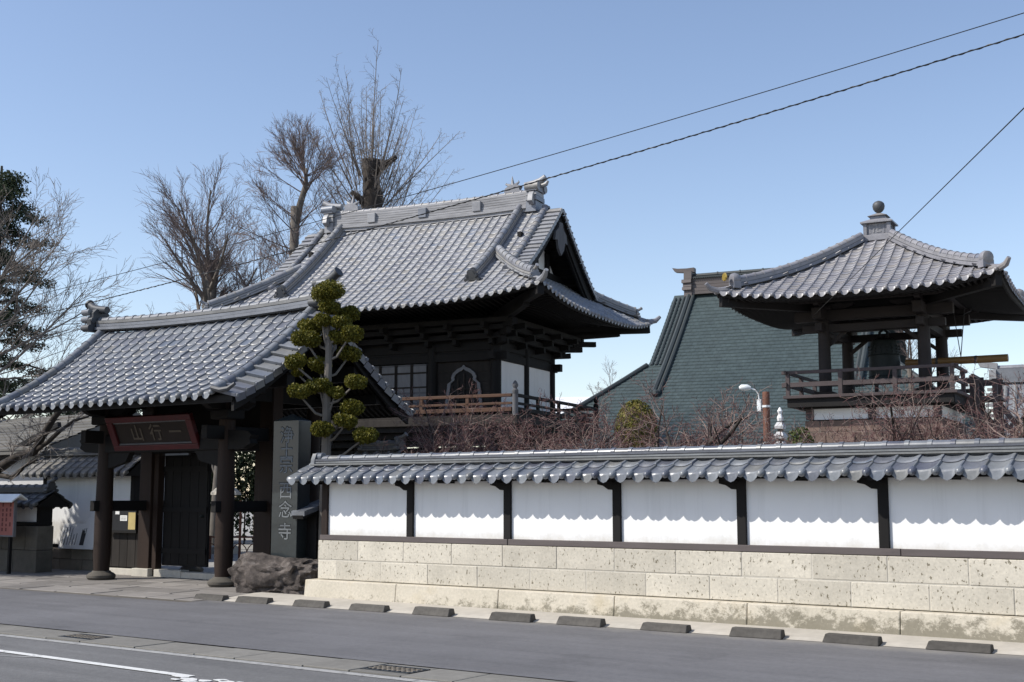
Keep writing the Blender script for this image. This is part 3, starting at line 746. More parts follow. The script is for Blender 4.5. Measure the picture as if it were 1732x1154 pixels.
# carved head beam ends and the long front beam
bx('head_beam', 'wood_dark', gate, -PX - .0, PX + .0, PYF - .11, PYF + .11, 2.44, 2.78, .02)
for sx in (-1, 1):
    MB().prism([(0, 0), (.38, .02), (.56, .1), (.52, .18), (.58, .25), (.46, .32), (.2, .34), (0, .34)], lambda a, b, d: (sx * (PX + .12 + a), PYF + d, 2.44 + b), -.09, .09).obj('beam_nose', 'wood_dark', gate)
    MB().prism([(0, 0), (.5, .12), (.62, .3), (0, .3)], lambda a, b, d: (sx * (PX - .14 - a), PYF + d, 2.14 + b), -.06, .06).obj('beam_brace', 'wood_dark', gate)
bx('lintel', 'wood_dark', gate, -PX - .9, PX + .9, PYM - .12, PYM + .12, 2.46, 2.9, .012)
bx('transom', 'wood_dark', gate, -PX + .17, PX - .17, PYM - .04, PYM + .04, 2.9, 3.85)
bx('front_plate', 'wood_dark', gate, -GA - .25, GA + .25, PYF - .1, PYF + .1, 3.5, 3.72, .01)
# threshold, door leaf, jambs
bx('threshold', 'stone_light', gate, -1.32, -.55, PYM - .12, PYM + .1, .04, .19, .012); bx('threshold', 'stone_light', gate, -.54, 1.32, PYM - .12, PYM + .1, .04, .16, .012)
for sx in (-1, 1): bx('jamb', 'wood_post', gate, sx * 1.39 - .07, sx * 1.39 + .07, PYM - .08, PYM + .08, .06, 2.46, .008)
def leaf(M):
    lf = MB().box(0, 1.26, -.03, .03, .26, 2.42).obj('door_leaf', 'wood_dark', gate, bevel=.006); lf.matrix_local = M
    for i in range(5): bx('board', 'wood_dark', lf, .02 + .245 * i, .02 + .245 * i + .235, -.042, -.03, .3, 2.38)
    for z in (.5, 1.3, 2.1): bx('batten', 'wood_dark', lf, 0.01, 1.25, -.07, -.042, z, z + .1)
    MB().lathe([(.03, 0), (.05, .02), (.03, .05)], 10, (1.12, -.05, 1.2)).obj('ring', 'bronze', lf)
leaf(Matrix.Translation((-1.3, PYM + .09, 0)))
leaf(Matrix.Translation((1.3, PYM + .12, 0)) @ Matrix.Rotation(R(100), 4, 'Z'))
# boarded side screens beside the main posts
for sx in (-1, 1):
    a, b = sorted((sx * (PX + .17), sx * 3.0))
    n = 5; wd = (b - a) / n
    for i in range(n): bx('screen_board', 'wood_panel', gate, a + wd * i + .006, a + wd * (i + 1) - .006, PYM + .02, PYM + .05, .2, 1.36)
    bx('screen_back', 'wood_dark', gate, a, b, PYM + .05, PYM + .07, .16, 1.4)
    bx('screen_rail', 'wood_dark', gate, a, b, PYM - .05, PYM + .11, 1.36, 1.52, .01); bx('screen_sill', 'stone_light', gate, a, b, PYM - .08, PYM + .12, .04, .17, .01)
    x = sx * 3.06; bx('screen_post', 'wood_dark', gate, x - .06, x + .06, PYM - .05, PYM + .1, .04, 1.62, .008)
# name plaque: tilted, hangs from the front beam
C0 = Vector((-.1, -1.06, 2.79)); tilt = math.atan2(.27, .6)
Mp = Matrix.Translation((GO[0], GO[1], 0)) @ Matrix.Rotation(GD, 4, 'Z') @ Matrix.Translation(C0) @ Matrix.Rotation(R(90) + tilt, 4, 'X')
pq = thing('name_plaque', 'red framed wooden plaque with three pale characters under the gate eaves', 'plaque'); pq.matrix_world = Mp
bx('board', 'plaque_board', pq, -1.02, 1.02, -.25, .25, -.03, .0)
for (x0, x1, y0, y1) in ((-1.16, 1.16, .23, .34), (-1.16, 1.16, -.34, -.23), (-1.16, -1.0, -.23, .23), (1.0, 1.16, -.23, .23)): bx('frame', 'red_lacquer', pq, x0, x1, y0, y1, -.04, .05, .012)
for (x0, x1, y0, y1) in ((-1.0, 1.0, .2, .229), (-1.0, 1.0, -.229, -.2)): bx('moulding', 'wood_grey', pq, x0, x1, y0, y1, 0, .02)
for ch, x, sy in (('一', .62, 1), ('行', .1, 1), ('山', -.42, 1)):
    link('character', text_mesh(ch, .34, .006, 'letter_pale', .004), pq, Matrix.Translation((x, -.02, .008)))
for k in range(5): 
    link('character', text_mesh('山西念寺行'[k], .065, .004, 'letter_pale'), pq, Matrix.Translation((-.82, .15 - .075 * k, .006))) if False else None
for x in (-.8, .8): bx('hanger', 'wood_dark', pq, x - .03, x + .03, .2, .3, -.3, -.03)

# notice board on the left screen
nb = thing('notice_board', 'black notice panel with white slips and a tan sheet on the gate screen', 'notice board')
nb.matrix_world = Matrix.Translation((GO[0], GO[1], 0)) @ Matrix.Rotation(GD, 4, 'Z') @ Matrix.Translation((-2.36, PYM - .06, 1.12))
bx('panel', 'board_black', nb, -.42, .42, -.02, .02, -.19, .2); bx('slip', 'paper', nb, -.2, -.08, -.026, -.02, .13, .19); bx('slip', 'paper', nb, -.05, .16, -.026, -.02, -.0, .11); bx('sheet', 'paper_tan', nb, .2, .41, -.027, -.02, -.17, .17); bx('frame', 'wood_dark', nb, -.44, .44, -.024, .02, -.24, -.19)
for sx, x in ((0, 0),):
    for k in range(3): bx('ink_line', 'ink', nb, -.03, .13, -.028, -.026, .02 + .028 * k, .026 + .028 * k)

# ================================================================== WING WALLS beside the gate
def wing(name, x0, x1, yc, zb, zt, lab, mat_tile, tmax, stone, plast='plaster', z_e=None, zr=None, ev=.5, end=None, dark='wood_dark', rows=3, ridge=.12):
    g = thing(name, lab, 'wall', (GO[0], GO[1], 0), GD)
    n = max(1, round((x1 - x0) / .8)); wd = (x1 - x0) / n
    for r_ in range(2):
        for i in range(n + r_):
            a = max(x0, x0 + wd * (i - .5 * r_)); b = min(x1, x0 + wd * (i + 1 - .5 * r_)); h = (zb - .0) / 2
            bx('stone_block', stone, g, a + .005, b - .005, yc - .2, yc + .2, .0 + h * r_ + .003, h * (r_ + 1) - .003, .012)
    bx('plaster_panel', plast, g, x0 + .03, x1 - .03, yc - .13, yc + .13, zb + .08, zt)
    bx('sill_beam', dark, g, x0, x1, yc - .16, yc + .16, zb, zb + .08, .006)
    for x in (x0 + .06, x1 - .06): bx('post', dark, g, x - .06, x + .06, yc - .15, yc + .15, zb + .08, zt, .005)
    bx('wall_plate', dark, g, x0 - .1, x1 + .1, yc - .18, yc + .18, zt, zt + .07)
    cp = MB().box(x0, x0 + .02, yc - .01, yc + .01, zt, zt + .02).obj('coping', 'tile_dark', g)
    wall_roof(cp, g, x0 - .25, x1 + .25, yc, ev, z_e, zr, .265, mat_tile, tmax, ridge, .07, rows=rows)
    for x, s_ in ((x0 - .12, math.pi), (x1 + .12, 0)):
        if end: oni(cp, Matrix.Translation((x, yc, zr)) @ Matrix.Rotation(s_, 4, 'Z'), .45, mat=mat_tile)
    return g
wing('wing_wall', -6.3, -3.2, 1.3, .48, 2.08, 'white plastered wing wall with weathered tile roof left of the gate', 'tile_old', 200, 'stone_base', z_e=2.10, zr=2.52, ev=.55, end=True)
wing('wing_wall', 3.15, 3.75, 1.3, .48, 2.08, 'short shaded wing wall with tile roof between the gate and plum trees', 'tile_old', 60, 'stone_base', z_e=2.10, zr=2.46, ev=.55, end=True)
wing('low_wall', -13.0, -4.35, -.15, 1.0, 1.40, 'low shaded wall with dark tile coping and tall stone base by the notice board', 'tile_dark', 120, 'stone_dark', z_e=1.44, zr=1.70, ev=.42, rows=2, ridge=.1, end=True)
lw = thing('lean_to_roof', 'small slanting strip of grey tiles behind the tall stone pillar', 'roof', (-14.86, 15.35, 0))
mb = MB()
for k in range(2):
    y0, z0 = -.66 + .33 * k, 1.34 + .105 * k
    mb.add([(0, y0, z0 + .03), (.3, y0, z0 + .03), (.3, y0 + .36, z0 + .13), (0, y0 + .36, z0 + .13), (0, y0, z0 - .05), (.3, y0, z0 - .05), (.3, y0 + .36, z0 + .05), (0, y0 + .36, z0 + .05)], [(0, 1, 2, 3), (4, 7, 6, 5), (0, 4, 5, 1), (1, 5, 6, 2), (2, 6, 7, 3), (3, 7, 4, 0)])
mb.obj('tile_strip', 'tile_wall', lw); bx('wall', 'wood_dark', lw, .05, .28, -.35, .6, 0, 1.38); MB().beam((.15, -.66, 1.27), (.15, .1, 1.5), .24, .06).obj('rafter', 'wood_dark', lw)

# ================================================================== STELE and BOULDER
st = thing('stone_pillar', 'tall dark polished stone pillar with a carved column of characters', 'monument', (-15.07, 14.88, .5), R(5))
mb = MB(); a, b = .275, .16
mb.v = [(-a, -b, 0), (a, -b, 0), (a, b, 0), (-a, b, 0), (-a, -b, 2.38), (a, -b, 2.38), (a, b, 2.38), (-a, b, 2.38), (0, 0, 2.5)]
mb.f = [(0, 3, 2, 1), (0, 1, 5, 4), (1, 2, 6, 5), (2, 3, 7, 6), (3, 0, 4, 7), (4, 5, 8), (5, 6, 8), (6, 7, 8), (7, 4, 8)]
mb.obj('shaft', 'stele_stone', st, bevel=.006)
for ch, z in (('浄', 2.12), ('土', 1.86), ('宗', 1.62), ('西', 1.2), ('念', .88), ('寺', .52)):
    M = Matrix.Translation((.02, -b - .002, z)) @ Matrix.Rotation(R(90), 4, 'X')
    link('character', text_mesh(ch, .30, .002, 'letter_cut', .007), st, M)
    link('character_highlight', text_mesh(ch, .30, .001, 'letter_highlight', .002), st, M @ Matrix.Translation((.006, -.007, .004)))  # paler offset copy paints the highlight on the carved edges
import bmesh
from mathutils import noise as mnoise
def rock(name, loc, dim, mat, seed, sub=4, rough=.25, parent=None):
    bm = bmesh.new(); bmesh.ops.create_icosphere(bm, subdivisions=sub, radius=1)
    off = Vector((seed * 3.1, seed * 1.7, seed * .9))
    for v in bm.verts:
        p = v.co.copy(); q = Vector((abs(p.x) ** .7 * (1 if p.x > 0 else -1), abs(p.y) ** .7 * (1 if p.y > 0 else -1), abs(p.z) ** .75 * (1 if p.z > 0 else -1)))
        n = mnoise.fractal(p * 1.3 + off, 1., 2., 5) * rough - abs(mnoise.noise(p * 2.6 + off)) * rough * .55 + mnoise.noise(p * 7 + off) * rough * .18
        v.co = Vector((q.x * dim[0], q.y * dim[1], q.z * dim[2])) * (1 + n)
    me = bpy.data.meshes.new(name); bm.to_mesh(me); bm.free(); me.materials.append(MATS[mat]); me.shade_smooth(); me.set_sharp_from_angle(angle=R(45))
    o = link(name, me, parent); o.location = loc; return o
tag(rock('boulder', (-15.1, 14.78, .28), (.84, .5, .36), 'boulder_rock', 3, 5, .34), 'rugged dark brown boulder carrying the tall stone pillar', 'boulder')

# ================================================================== TWO-STOREY TEMPLE HALL (behind the gate)
HO = (-25.219, 30.988); HD = .18
hall = thing('temple_hall', 'two-storey dark wooden temple building with hipped gable roof of silvery tiles', 'building', (HO[0], HO[1], 0), HD)
A, B, ZE, ZR, SO = 6.04, 4.64, 7.06, 10.66, .40
RG, VO, GW = 3.35, 4.72, 3.75       # ridge half length, outer verge, gable wall plane
def h_rise(t): s = t / B; return (ZR - ZE) * (.74 * s + .26 * s * s)
def fade(t): return max(0, 1 - t / 2.6) ** 2
SOL = .06
def hfront(sy):
    return lambda x, t: (x, sy * (B - t), ZE + h_rise(t) + (SO if x > 0 else SOL) * min(1, abs(x) / max(.5, A - t)) ** 3 * fade(t))
def hside(sx):
    return lambda y, t: (sx * (A - t), y, ZE + h_rise(t) + (SO if sx > 0 else SOL) * min(1, abs(y) / max(.5, B - t)) ** 3 * fade(t))
# roof sheathing
mb = MB()
def grid(mb, pos, lim, t0, t1, n=14, m=18, dz=-.085):
    o = len(mb.v)
    for i in range(n + 1):
        t = t0 + (t1 - t0) * i / n
        for j in range(m + 1):
            u = -1 + 2 * j / m; p = pos(u * lim(t), t); mb.v.append((p[0], p[1], p[2] + dz))
    for i in range(n):
        for j in range(m): a = o + i * (m + 1) + j; mb.f.append((a, a + 1, a + m + 2, a + m + 1))
for s in (-1, 1):
    grid(mb, hfront(s), lambda t: max(A - t, VO - .06) if t > 1.35 else A - t, 0.03, B)
    grid(mb, hside(s), lambda t: B - t, 0.03, A - GW + .05)
hr = mb.obj('roof', 'wood_dark', hall, fix=False)
sd = hr.modifiers.new('thick', 'SOLIDIFY'); sd.thickness = .10; sd.offset = 0
HP = .28; e = .235
ts = rows_by_arc(h_rise, B - .12, e)
xs = [-A + .2 + HP * i for i in range(43)]
hc = lambda x, t: abs(x) <= (A - t + .06) or (t > 1.3 and abs(x) <= 4.14)
lay(hr, hall, hfront(-1), xs, ts, hc, HP, e, 'tile_hall', 300, side=1)
lay(hr, hall, hfront(1), xs, ts, hc, HP, e, 'tile_hall', 0, side=-1)
ys = [-B + .16 + HP * i for i in range(33)]
tss = [t for t in ts if t < A - GW - .05]
lay(hr, hall, hside(1), ys, tss, lambda y, t: abs(y) <= B - t + .06, HP, e, 'tile_hall', 0, side=1)
lay(hr, hall, hside(-1), ys, tss, lambda y, t: abs(y) <= B - t + .06, HP, e, 'tile_hall', 0, side=-1)
# verge rolls and verge tiles of the upper gable roof
rollh = ridge_tile_mesh(.10, .27, 'tile_hall', .03); vth = verge_tile_mesh(.5, e, 'tile_hall')
for sy in (-1, 1):
    pf = hfront(sy)
    for sx in (-1, 1):
        for t in ts:
            if t < 1.45: continue
            p = Vector(pf(sx * 4.18, t)); ey = Vector(pf(sx * 4.18, t + .1)) - p; ex = Vector((1, 0, 0)) * (-sy)
            link('verge_roll', rollh, hr, frame(p + Vector((0, 0, .06)), ex, ey))
            M = frame(p + Vector((sx * .07, 0, .0)), ex, ey)
            link('verge_tile', vth, hr, M if sx * -sy > 0 else M @ Matrix.Diagonal((-1, 1, 1, 1)))
# main ridge: tall course work, crest plates, ends
def ridge_curve(x): return ZR - .06 + .06 * (abs(x) / 3.6) ** 2.2
mb = MB(); n = 16
mb = MB()
for i in range(n + 1):
    x = -3.62 + 7.24 * i / n; z = ridge_curve(x)
    mb.v += [(x, -.24, z - .1), (x, .24, z - .1), (x, .17, z + .52), (x, -.17, z + .52)]
for i in range(n):
    o = i * 4
    for a in range(4): b = (a + 1) % 4; mb.f.append((o + a, o + b, o + 4 + b, o + 4 + a))
mb.f += [(0, 1, 2, 3), (n * 4 + 3, n * 4 + 2, n * 4 + 1, n * 4)]
basic('ridge_wall', (.27, .27, .278), .5, 7, .6, .35, (.35, 1, 3.5), .35, .012)
mb.obj('ridge_wall', 'ridge_wall', hr)
for k in range(7):
    mb = MB()
    zz = .0 + k * .082
    for i in range(n + 1):
        x = -3.6 + 7.2 * i / n; z = ridge_curve(x) + zz; w_ = .235 - .01 * k + (.05 if k in (0,) else .012)
        mb.v += [(x, -w_, z), (x, w_, z), (x, w_, z + .068), (x, -w_, z + .068)]
    for i in range(n):
        o = i * 4
        for a in range(4): b = (a + 1) % 4; mb.f.append((o + a, o + b, o + 4 + b, o + 4 + a))
    mb.f += [(0, 1, 2, 3), (n * 4 + 3, n * 4 + 2, n * 4 + 1, n * 4)]
    mb.obj('ridge_course', 'ridge_wall', hr)
rt = ridge_tile_mesh(.105, .28, 'tile_hall', .05)
for i in range(26):
    x = -3.64 + .28 * i; p = Vector((x, 0, ridge_curve(x) + .56)); q = Vector((x + .28, 0, ridge_curve(x + .28) + .56))
    link('ridge_tile', rt, hr, frame(p, (q - p).cross(Vector((0, 0, 1))), q - p))
for x in (-2.1, -.15, 1.85):
    bx('crest_plate', 'tile_hall', hr, x - .15, x + .15, -.30, -.2, ridge_curve(x) + .12, ridge_curve(x) + .44, .01)
for sx in (-1, 1):
    M = Matrix.Translation((sx * 3.75, 0, ridge_curve(3.6) - .12)) @ (Matrix() if sx > 0 else Matrix.Rotation(math.pi, 4, 'Z'))
    mb = MB(); fn = lambda a, b, d: (d, a, b)
    for z0, z1, hw, d in ((0, .34, .30, .20), (.36, .5, .33, .24), (.52, .64, .31, .22), (.66, .92, .35, .26)):
        mb.prism([(-hw, z0), (hw, z0), (hw * .96, z1), (-hw * .96, z1)], fn, -.14, d)
    mb.tube([(-.16, -.28, .80), (.3, -.28, .80)], .13, 12); mb.tube([(-.16, .28, .80), (.3, .28, .80)], .13, 12)
    mb.tube([(-.3, 0, .93), (.05, 0, .97), (.24, 0, 1.02), (.42, 0, 1.13)], [.10, .11, .11, .10], 10); mb.tube([(.1, 0, .88), (.3, 0, .86), (.44, 0, .9), (.5, 0, 1.0)], [.07, .08, .07, .04], 8)
    mb.prism([(-.34, .2), (-.5, .3), (-.46, .5), (-.36, .62), (-.3, .4)], fn, .0, .16); mb.prism([(.34, .2), (.5, .3), (.46, .5), (.36, .62), (.3, .4)], fn, .0, .16)
    o = mb.obj('ridge_end_tile', 'tile_hall', hr, smooth=True, sharp=40); o.matrix_local = M
    # fish-and-leaf finial on the ridge beside the end tile
    mb = MB(); x0 = 0; z0 = ridge_curve(3.2) + .62
    mb.prism([(-.3, 0), (.3, 0), (.22, .1), (.28, .2), (.12, .26), (-.14, .24), (-.28, .14)], lambda a, b, d: (a, d, b), -.09, .09)
    for dx, dz, bend in ((-.2, .16, -.16), (-.06, .36, .02), (.12, .2, .14)):
        mb.tube([(0, 0, .18), (dx * .7, 0, .2 + dz * .35), (dx + bend * .5, 0, .2 + dz * .75), (dx + bend * .3, 0, .2 + dz)], [.09, .06, .03, .008], 6)
    o = mb.obj('finial', 'tile_hall', hr, smooth=True); o.matrix_local = Matrix.Translation((sx * 3.05, 0, z0)) @ (Matrix() if sx > 0 else Matrix.Rotation(math.pi, 4, 'Z'))
# descending ridges on the slopes and corner ridges on the hips
capm = ridge_tile_mesh(.105, .3, 'tile_hall', .035)
def stack(path, wd, ht, cap=True, lay_n=3, foot=True, mat='tile_hall'):
    ridge_bar(hr, path, wd, ht, lay_n, .1, mat, pitch=.3, cap_mesh=capm, flip=True, gap=.02)
for sy in (-1, 1):
    for sx in (-1, 1):
        pf = hfront(sy)
        path = [Vector(pf(sx * RG, t)) + Vector((0, 0, .03)) for t in [1.2 + (B - 1.4) * i / 9 for i in range(10)]]
        stack(path, .3, .26)
        p = path[0]; M = Matrix.Translation(p + Vector((0, sy * .05, -.06))) @ Matrix.Rotation(R(90) * sy, 4, 'Z') @ Matrix.Rotation(R(18), 4, 'Y')
        oni(hr, M, .72, mat='tile_dark', top=False)
        path = [Vector(pf(sx * (A - t), t)) + Vector((0, 0, .05)) for t in [.42 + 2.05 * i / 8 for i in range(9)]]
        stack(path, .28, .24)
        p = path[0]; an = math.atan2(sy, sx)
        oni(hr, Matrix.Translation(p + Vector((sx * .06, sy * .06, -.03))) @ Matrix.Rotation(an, 4, 'Z'), .55, mat='tile_hall', top=True)
        # upturned corner tile
        c0 = Vector(pf(sx * A, 0)); mb = MB()
        d2 = Vector((sx, sy, 0)).normalized()
        mb.tube([c0 - d2 * .5 + Vector((0, 0, .1)), c0 - d2 * .1 + Vector((0, 0, .03)), c0 + d2 * .2 + Vector((0, 0, .10)), c0 + d2 * .36 + Vector((0, 0, .24 if sx > 0 else .12))], [.12, .1, .085, .06], 8)
        mb.obj('corner_tile', 'tile_hall', hr, smooth=True)
# gable ends
for sx in (-1, 1):
    tz = lambda y: ZE + h_rise(B - abs(y)) - .16
    ysg = [-2.9 + 5.8 * i / 16 for i in range(17)]
    zb_ = ZE + h_rise(A - GW) - .05
    mb = MB(); mb.prism([(-2.2, zb_)] + [(y, max(zb_ + .01, tz(y) - .3)) for y in ysg if abs(y) < 2.2] + [(2.2, zb_)], lambda a, b, d: (sx * d, a, b), GW - .05, GW + .02); mb.obj('gable_wall', 'plaster', hall)
    for y in (-.9, 0, .9): bx('gable_strut', 'wood_dark', hall, *sorted((sx * (GW + .02), sx * (GW + .12))), y - .11, y + .11, zb_, tz(y) - .28)
    bx('gable_beam', 'wood_dark', hall, *sorted((sx * (GW + .02), sx * (GW + .16))), -2.3, 2.3, zb_, zb_ + .2)
    bx('gable_beam', 'wood_dark', hall, *sorted((sx * (GW + .02), sx * (GW + .14))), -1.3, 1.3, zb_ + .95, zb_ + 1.13)
    mb = MB(); yy = [-3.25 + 6.5 * i / 20 for i in range(21)]
    for k, (dz, th, x0) in enumerate(((.02, .34, VO - .14), (-.3, .12, VO - .2))):
        top = [(y, tz(y) - .0 + dz) for y in yy]; mb.prism(top + [(y, z - th) for y, z in top[::-1]], lambda a, b, d: (sx * d, a, b), x0 - .03, x0 + .05)
    mb.obj('bargeboard', 'wood_dark', hall)
    mb = MB(); mb.prism([(-.12, 0), (.12, 0), (.2, -.2), (.42, -.34), (.5, -.62), (.3, -.6), (.22, -.85), (0, -1.05), (-.22, -.85), (-.3, -.6), (-.5, -.62), (-.42, -.34), (-.2, -.2)], lambda a, b, d: (sx * d, a, ZR - .52 + b), VO - .1, VO - .02); mb.obj('gable_pendant', 'wood_grey', hall)
    mb = MB()
    for i in range(20):
        y = -2.8 + 5.6 * i / 19
        mb.beam((sx * (GW - .1), y, tz(y) - .02), (sx * (VO - .2), y, tz(y) - .02), .06, .09)
    mb.obj('verge_rafters', 'wood_dark', hall, kind='stuff')
# eaves: two tiers of rafters, soffit boards, hip rafters
mb = MB()
def eave_z(u, lim, t, so=None): return ZE + h_rise(t) + (so if so is not None else (SO if u > 0 else SOL)) * min(1, abs(u) / max(.5, lim - t)) ** 3 * fade(t)
for s in (-1, 1):
    for i in range(58):
        x = -A + .25 + (2 * A - .5) * i / 57
        for (t0, t1, d0, d1) in ((.15, 1.25, -.14, -.12), (.85, 2.7, -.30, -.72)):
            if abs(x) > A - .2 - t0: continue
            te = min(t1, A - abs(x)) if abs(x) > A - t1 else t1
            mb.beam((x, s * (B - t0), eave_z(x, A, t0) + d0), (x, s * (B - te), eave_z(x, A, t0) + d0 + (d1 - d0 + .18) * (te - t0) / (t1 - t0)), .075, .095)
    for i in range(44):
        y = -B + .25 + (2 * B - .5) * i / 43
        for (t0, t1, d0, d1) in ((.15, 1.25, -.14, -.12), (.85, 2.7, -.30, -.72)):
            if abs(y) > B - .2 - t0: continue
            te = min(t1, B - abs(y)) if abs(y) > B - t1 else t1
            mb.beam((s * (A - t0), y, eave_z(y, B, t0, SO if s > 0 else SOL) + d0), (s * (A - te), y, eave_z(y, B, t0, SO if s > 0 else SOL) + d0 + (d1 - d0 + .18) * (te - t0) / (t1 - t0)), .075, .095)
mb.obj('rafters', 'wood_dark', hall, kind='stuff')
for sx in (-1, 1):
    for sy in (-1, 1):
        MB().beam((sx * (A - .05), sy * (B - .05), ZE + (SO if sx > 0 else SOL) - .22), (sx * (A - 2.9), sy * (B - 2.9), ZE - .1), .2, .26).obj('hip_rafter', 'wood_dark', hall)
        MB().beam((sx * (A - .85), sy * (B - .85), ZE + .0), (sx * (A - 2.9), sy * (B - 2.9), ZE - .32), .2, .24).obj('hip_rafter', 'wood_dark', hall)
mb = MB()
for s in (-1, 1):
    n = 16
    for i in range(n):
        xa, xb = -A + .12 + (2 * A - .24) * i / n, -A + .12 + (2 * A - .24) * (i + 1) / n
        mb.beam((xa, s * (B - .12), eave_z(xa, A, .1) - .07), (xb, s * (B - .12), eave_z(xb, A, .1) - .07), .05, .13)
        ya, yb = -B + .12 + (2 * B - .24) * i / n, -B + .12 + (2 * B - .24) * (i + 1) / n
        mb.beam((s * (A - .12), ya, eave_z(ya, B, .1, SO if s > 0 else SOL) - .07), (s * (A - .12), yb, eave_z(yb, B, .1, SO if s > 0 else SOL) - .07), .05, .13)
        xa, xb = (A - 1) * (-1 + 2 * i / n), (A - 1) * (-1 + 2 * (i + 1) / n)
        mb.beam((xa, s * (B - .95), eave_z(xa, A, .9) - .22), (xb, s * (B - .95), eave_z(xb, A, .9) - .22), .07, .12)
        ya, yb = (B - 1) * (-1 + 2 * i / n), (B - 1) * (-1 + 2 * (i + 1) / n)
        mb.beam((s * (A - .95), ya, eave_z(ya, B, .9, SO if s > 0 else SOL) - .22), (s * (A - .95), yb, eave_z(yb, B, .9, SO if s > 0 else SOL) - .22), .07, .12)
mb.obj('eave_board', 'wood_dark', hall, kind='stuff')
# bracket work between wall head and eaves
WX, WY, ZB = 3.42, 2.06, 4.08
ZT = 5.98
for k, (o_, z0, z1) in enumerate(((.0, 5.98, 6.22), (.28, 6.28, 6.44), (.55, 6.5, 6.64), (.75, 6.68, 6.82))):
    x, y = WX + o_, WY + o_
    for s in (-1, 1):
        bx('bracket_beam', 'wood_dark', hall, -x - .12 + .003 * k, x + .12, s * y - .09, s * y + .09, z0, z1)
        bx('bracket_beam', 'wood_dark', hall, s * x - .088, s * x + .088, -y - .12 + .003 * k, y + .12, z0 + .003, z1 + .003)
for s in (-1, 1):
    for x in (-WX, -2.2, -1.25, 0, 1.25, 2.2, WX):
        for k, (l, z) in enumerate(((.4, 6.16), (.68, 6.38), (.98, 6.58))):
            MB().beam((x, s * WY, z), (x, s * (WY + l), z + .04), .13, .16).obj('bracket_arm', 'wood_dark', hall)
    for y in (-WY, -.7, .7, WY):
        for k, (l, z) in enumerate(((.4, 6.16), (.68, 6.38), (.98, 6.58))):
            MB().beam((s * WX, y, z + .004), (s * (WX + l), y, z + .044), .13, .16).obj('bracket_arm', 'wood_dark', hall)
    for sy in (-1, 1):
        for l, z in ((.5, 6.16), (.8, 6.38), (1.15, 6.58)):
            MB().beam((s * WX, sy * WY, z + .01), (s * (WX + l), sy * (WY + l), z + .06), .15, .17).obj('bracket_arm', 'wood_dark', hall)
bx('ceiling', 'wood_dark', hall, -WX, WX, -WY, WY, 6.7, 6.76)
# upper storey walls
for x in (-WX, -1.28, 1.28, WX):
    for y in (-WY, WY): MB().lathe([(.16, 0), (.16, ZT - ZB + .2)], 14, (x, y, ZB)).obj('post', 'wood_dark', hall, smooth=True)
for s in (-1, 1): MB().lathe([(.15, 0), (.15, ZT - ZB + .2)], 14, (s * WX, 0, ZB)).obj('post', 'wood_dark', hall, smooth=True)
for s in (-1, 1):
    bx('head_beam', 'wood_dark', hall, -WX - .4, WX + .4, s * WY - .1, s * WY + .1, 5.66, 5.9, .01)
    bx('head_beam', 'wood_dark', hall, s * WX - .1, s * WX + .1, -WY - .4, WY + .4, 5.663, 5.903, .01)
    bx('frieze', 'wood_dark', hall, -WX, WX, s * WY - .04, s * WY + .04, 5.9, 6.3); bx('frieze', 'wood_dark', hall, s * WX - .04, s * WX + .04, -WY, WY, 5.9, 6.3)
    for (y0, y1) in ((-WY + .15, -.13), (.13, WY - .15)): bx('plaster_panel', 'plaster', hall, s * WX - .05, s * WX + .05, y0, y1, 4.12, 5.66)
    bx('floor_beam', 'wood_dark', hall, s * WX - .09, s * WX + .09, -WY, WY, 3.95, 4.2)
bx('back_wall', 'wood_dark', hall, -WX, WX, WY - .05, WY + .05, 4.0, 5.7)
bx('dark_backing', 'board_black', hall, -WX + .1, WX - .1, -WY + .3, -WY + .34, 4.0, 5.8)  # black sheet standing in for the darkness of the room
# side bays with bell-shaped windows
def bell_outline(s=1., grow=0.):
    half = [(.56 + grow, 0), (.50 + grow, .35), (.46 + grow, .62), (.45 + grow, .74), (.36 + grow * .8, .80), (.30 + grow, .84), (.33 + grow, .90), (.27 + grow, .99 + grow * .3), (.16 + grow * .6, 1.05 + grow * .8), (.07, 1.08 + grow), (0, 1.13 + grow * 1.1)]
    return [(-a, b) for a, b in half] + half[-2::-1]
for sx in (-1, 1):
    cx = sx * 2.36
    bx('wall_board', 'wood_panel', hall, cx - .92, cx + .92, -WY + .02, -WY + .06, ZB, 5.66)
    for k in range(5): bx('wall_plank', 'wood_panel', hall, cx - .92, cx + .92, -WY + .004, -WY + .02, ZB + .02 + .31 * k, ZB + .02 + .31 * k + .295)
    wn = MB(); wn.ribbon(bell_outline(), bell_outline(grow=.10), lambda a, b, d: (cx + a, d, 4.16 + b * 1.12), -WY - .06, -WY + .0); wf = wn.obj('window', 'wood_pale', hall)
    mb = MB(); pts = bell_outline(); mb.prism(pts, lambda a, b, d: (cx + a, d, 4.16 + b * 1.12), -WY - .012, -WY - .004); mb.obj('pane', 'wood_dark', wf)
    for i in range(5): x = cx - .4 + .2 * i; bx('lattice_bar', 'wood_panel', wf, x - .025, x + .025, -WY - .04, -WY - .014, 4.17, 4.16 + (1.12 if abs(i - 2) < 1 else (.98 if abs(i - 2) < 2 else .78)))
    for z in (4.45, 4.8): bx('lattice_bar', 'wood_panel', wf, cx - .47, cx + .47, -WY - .045, -WY - .02, z, z + .03)
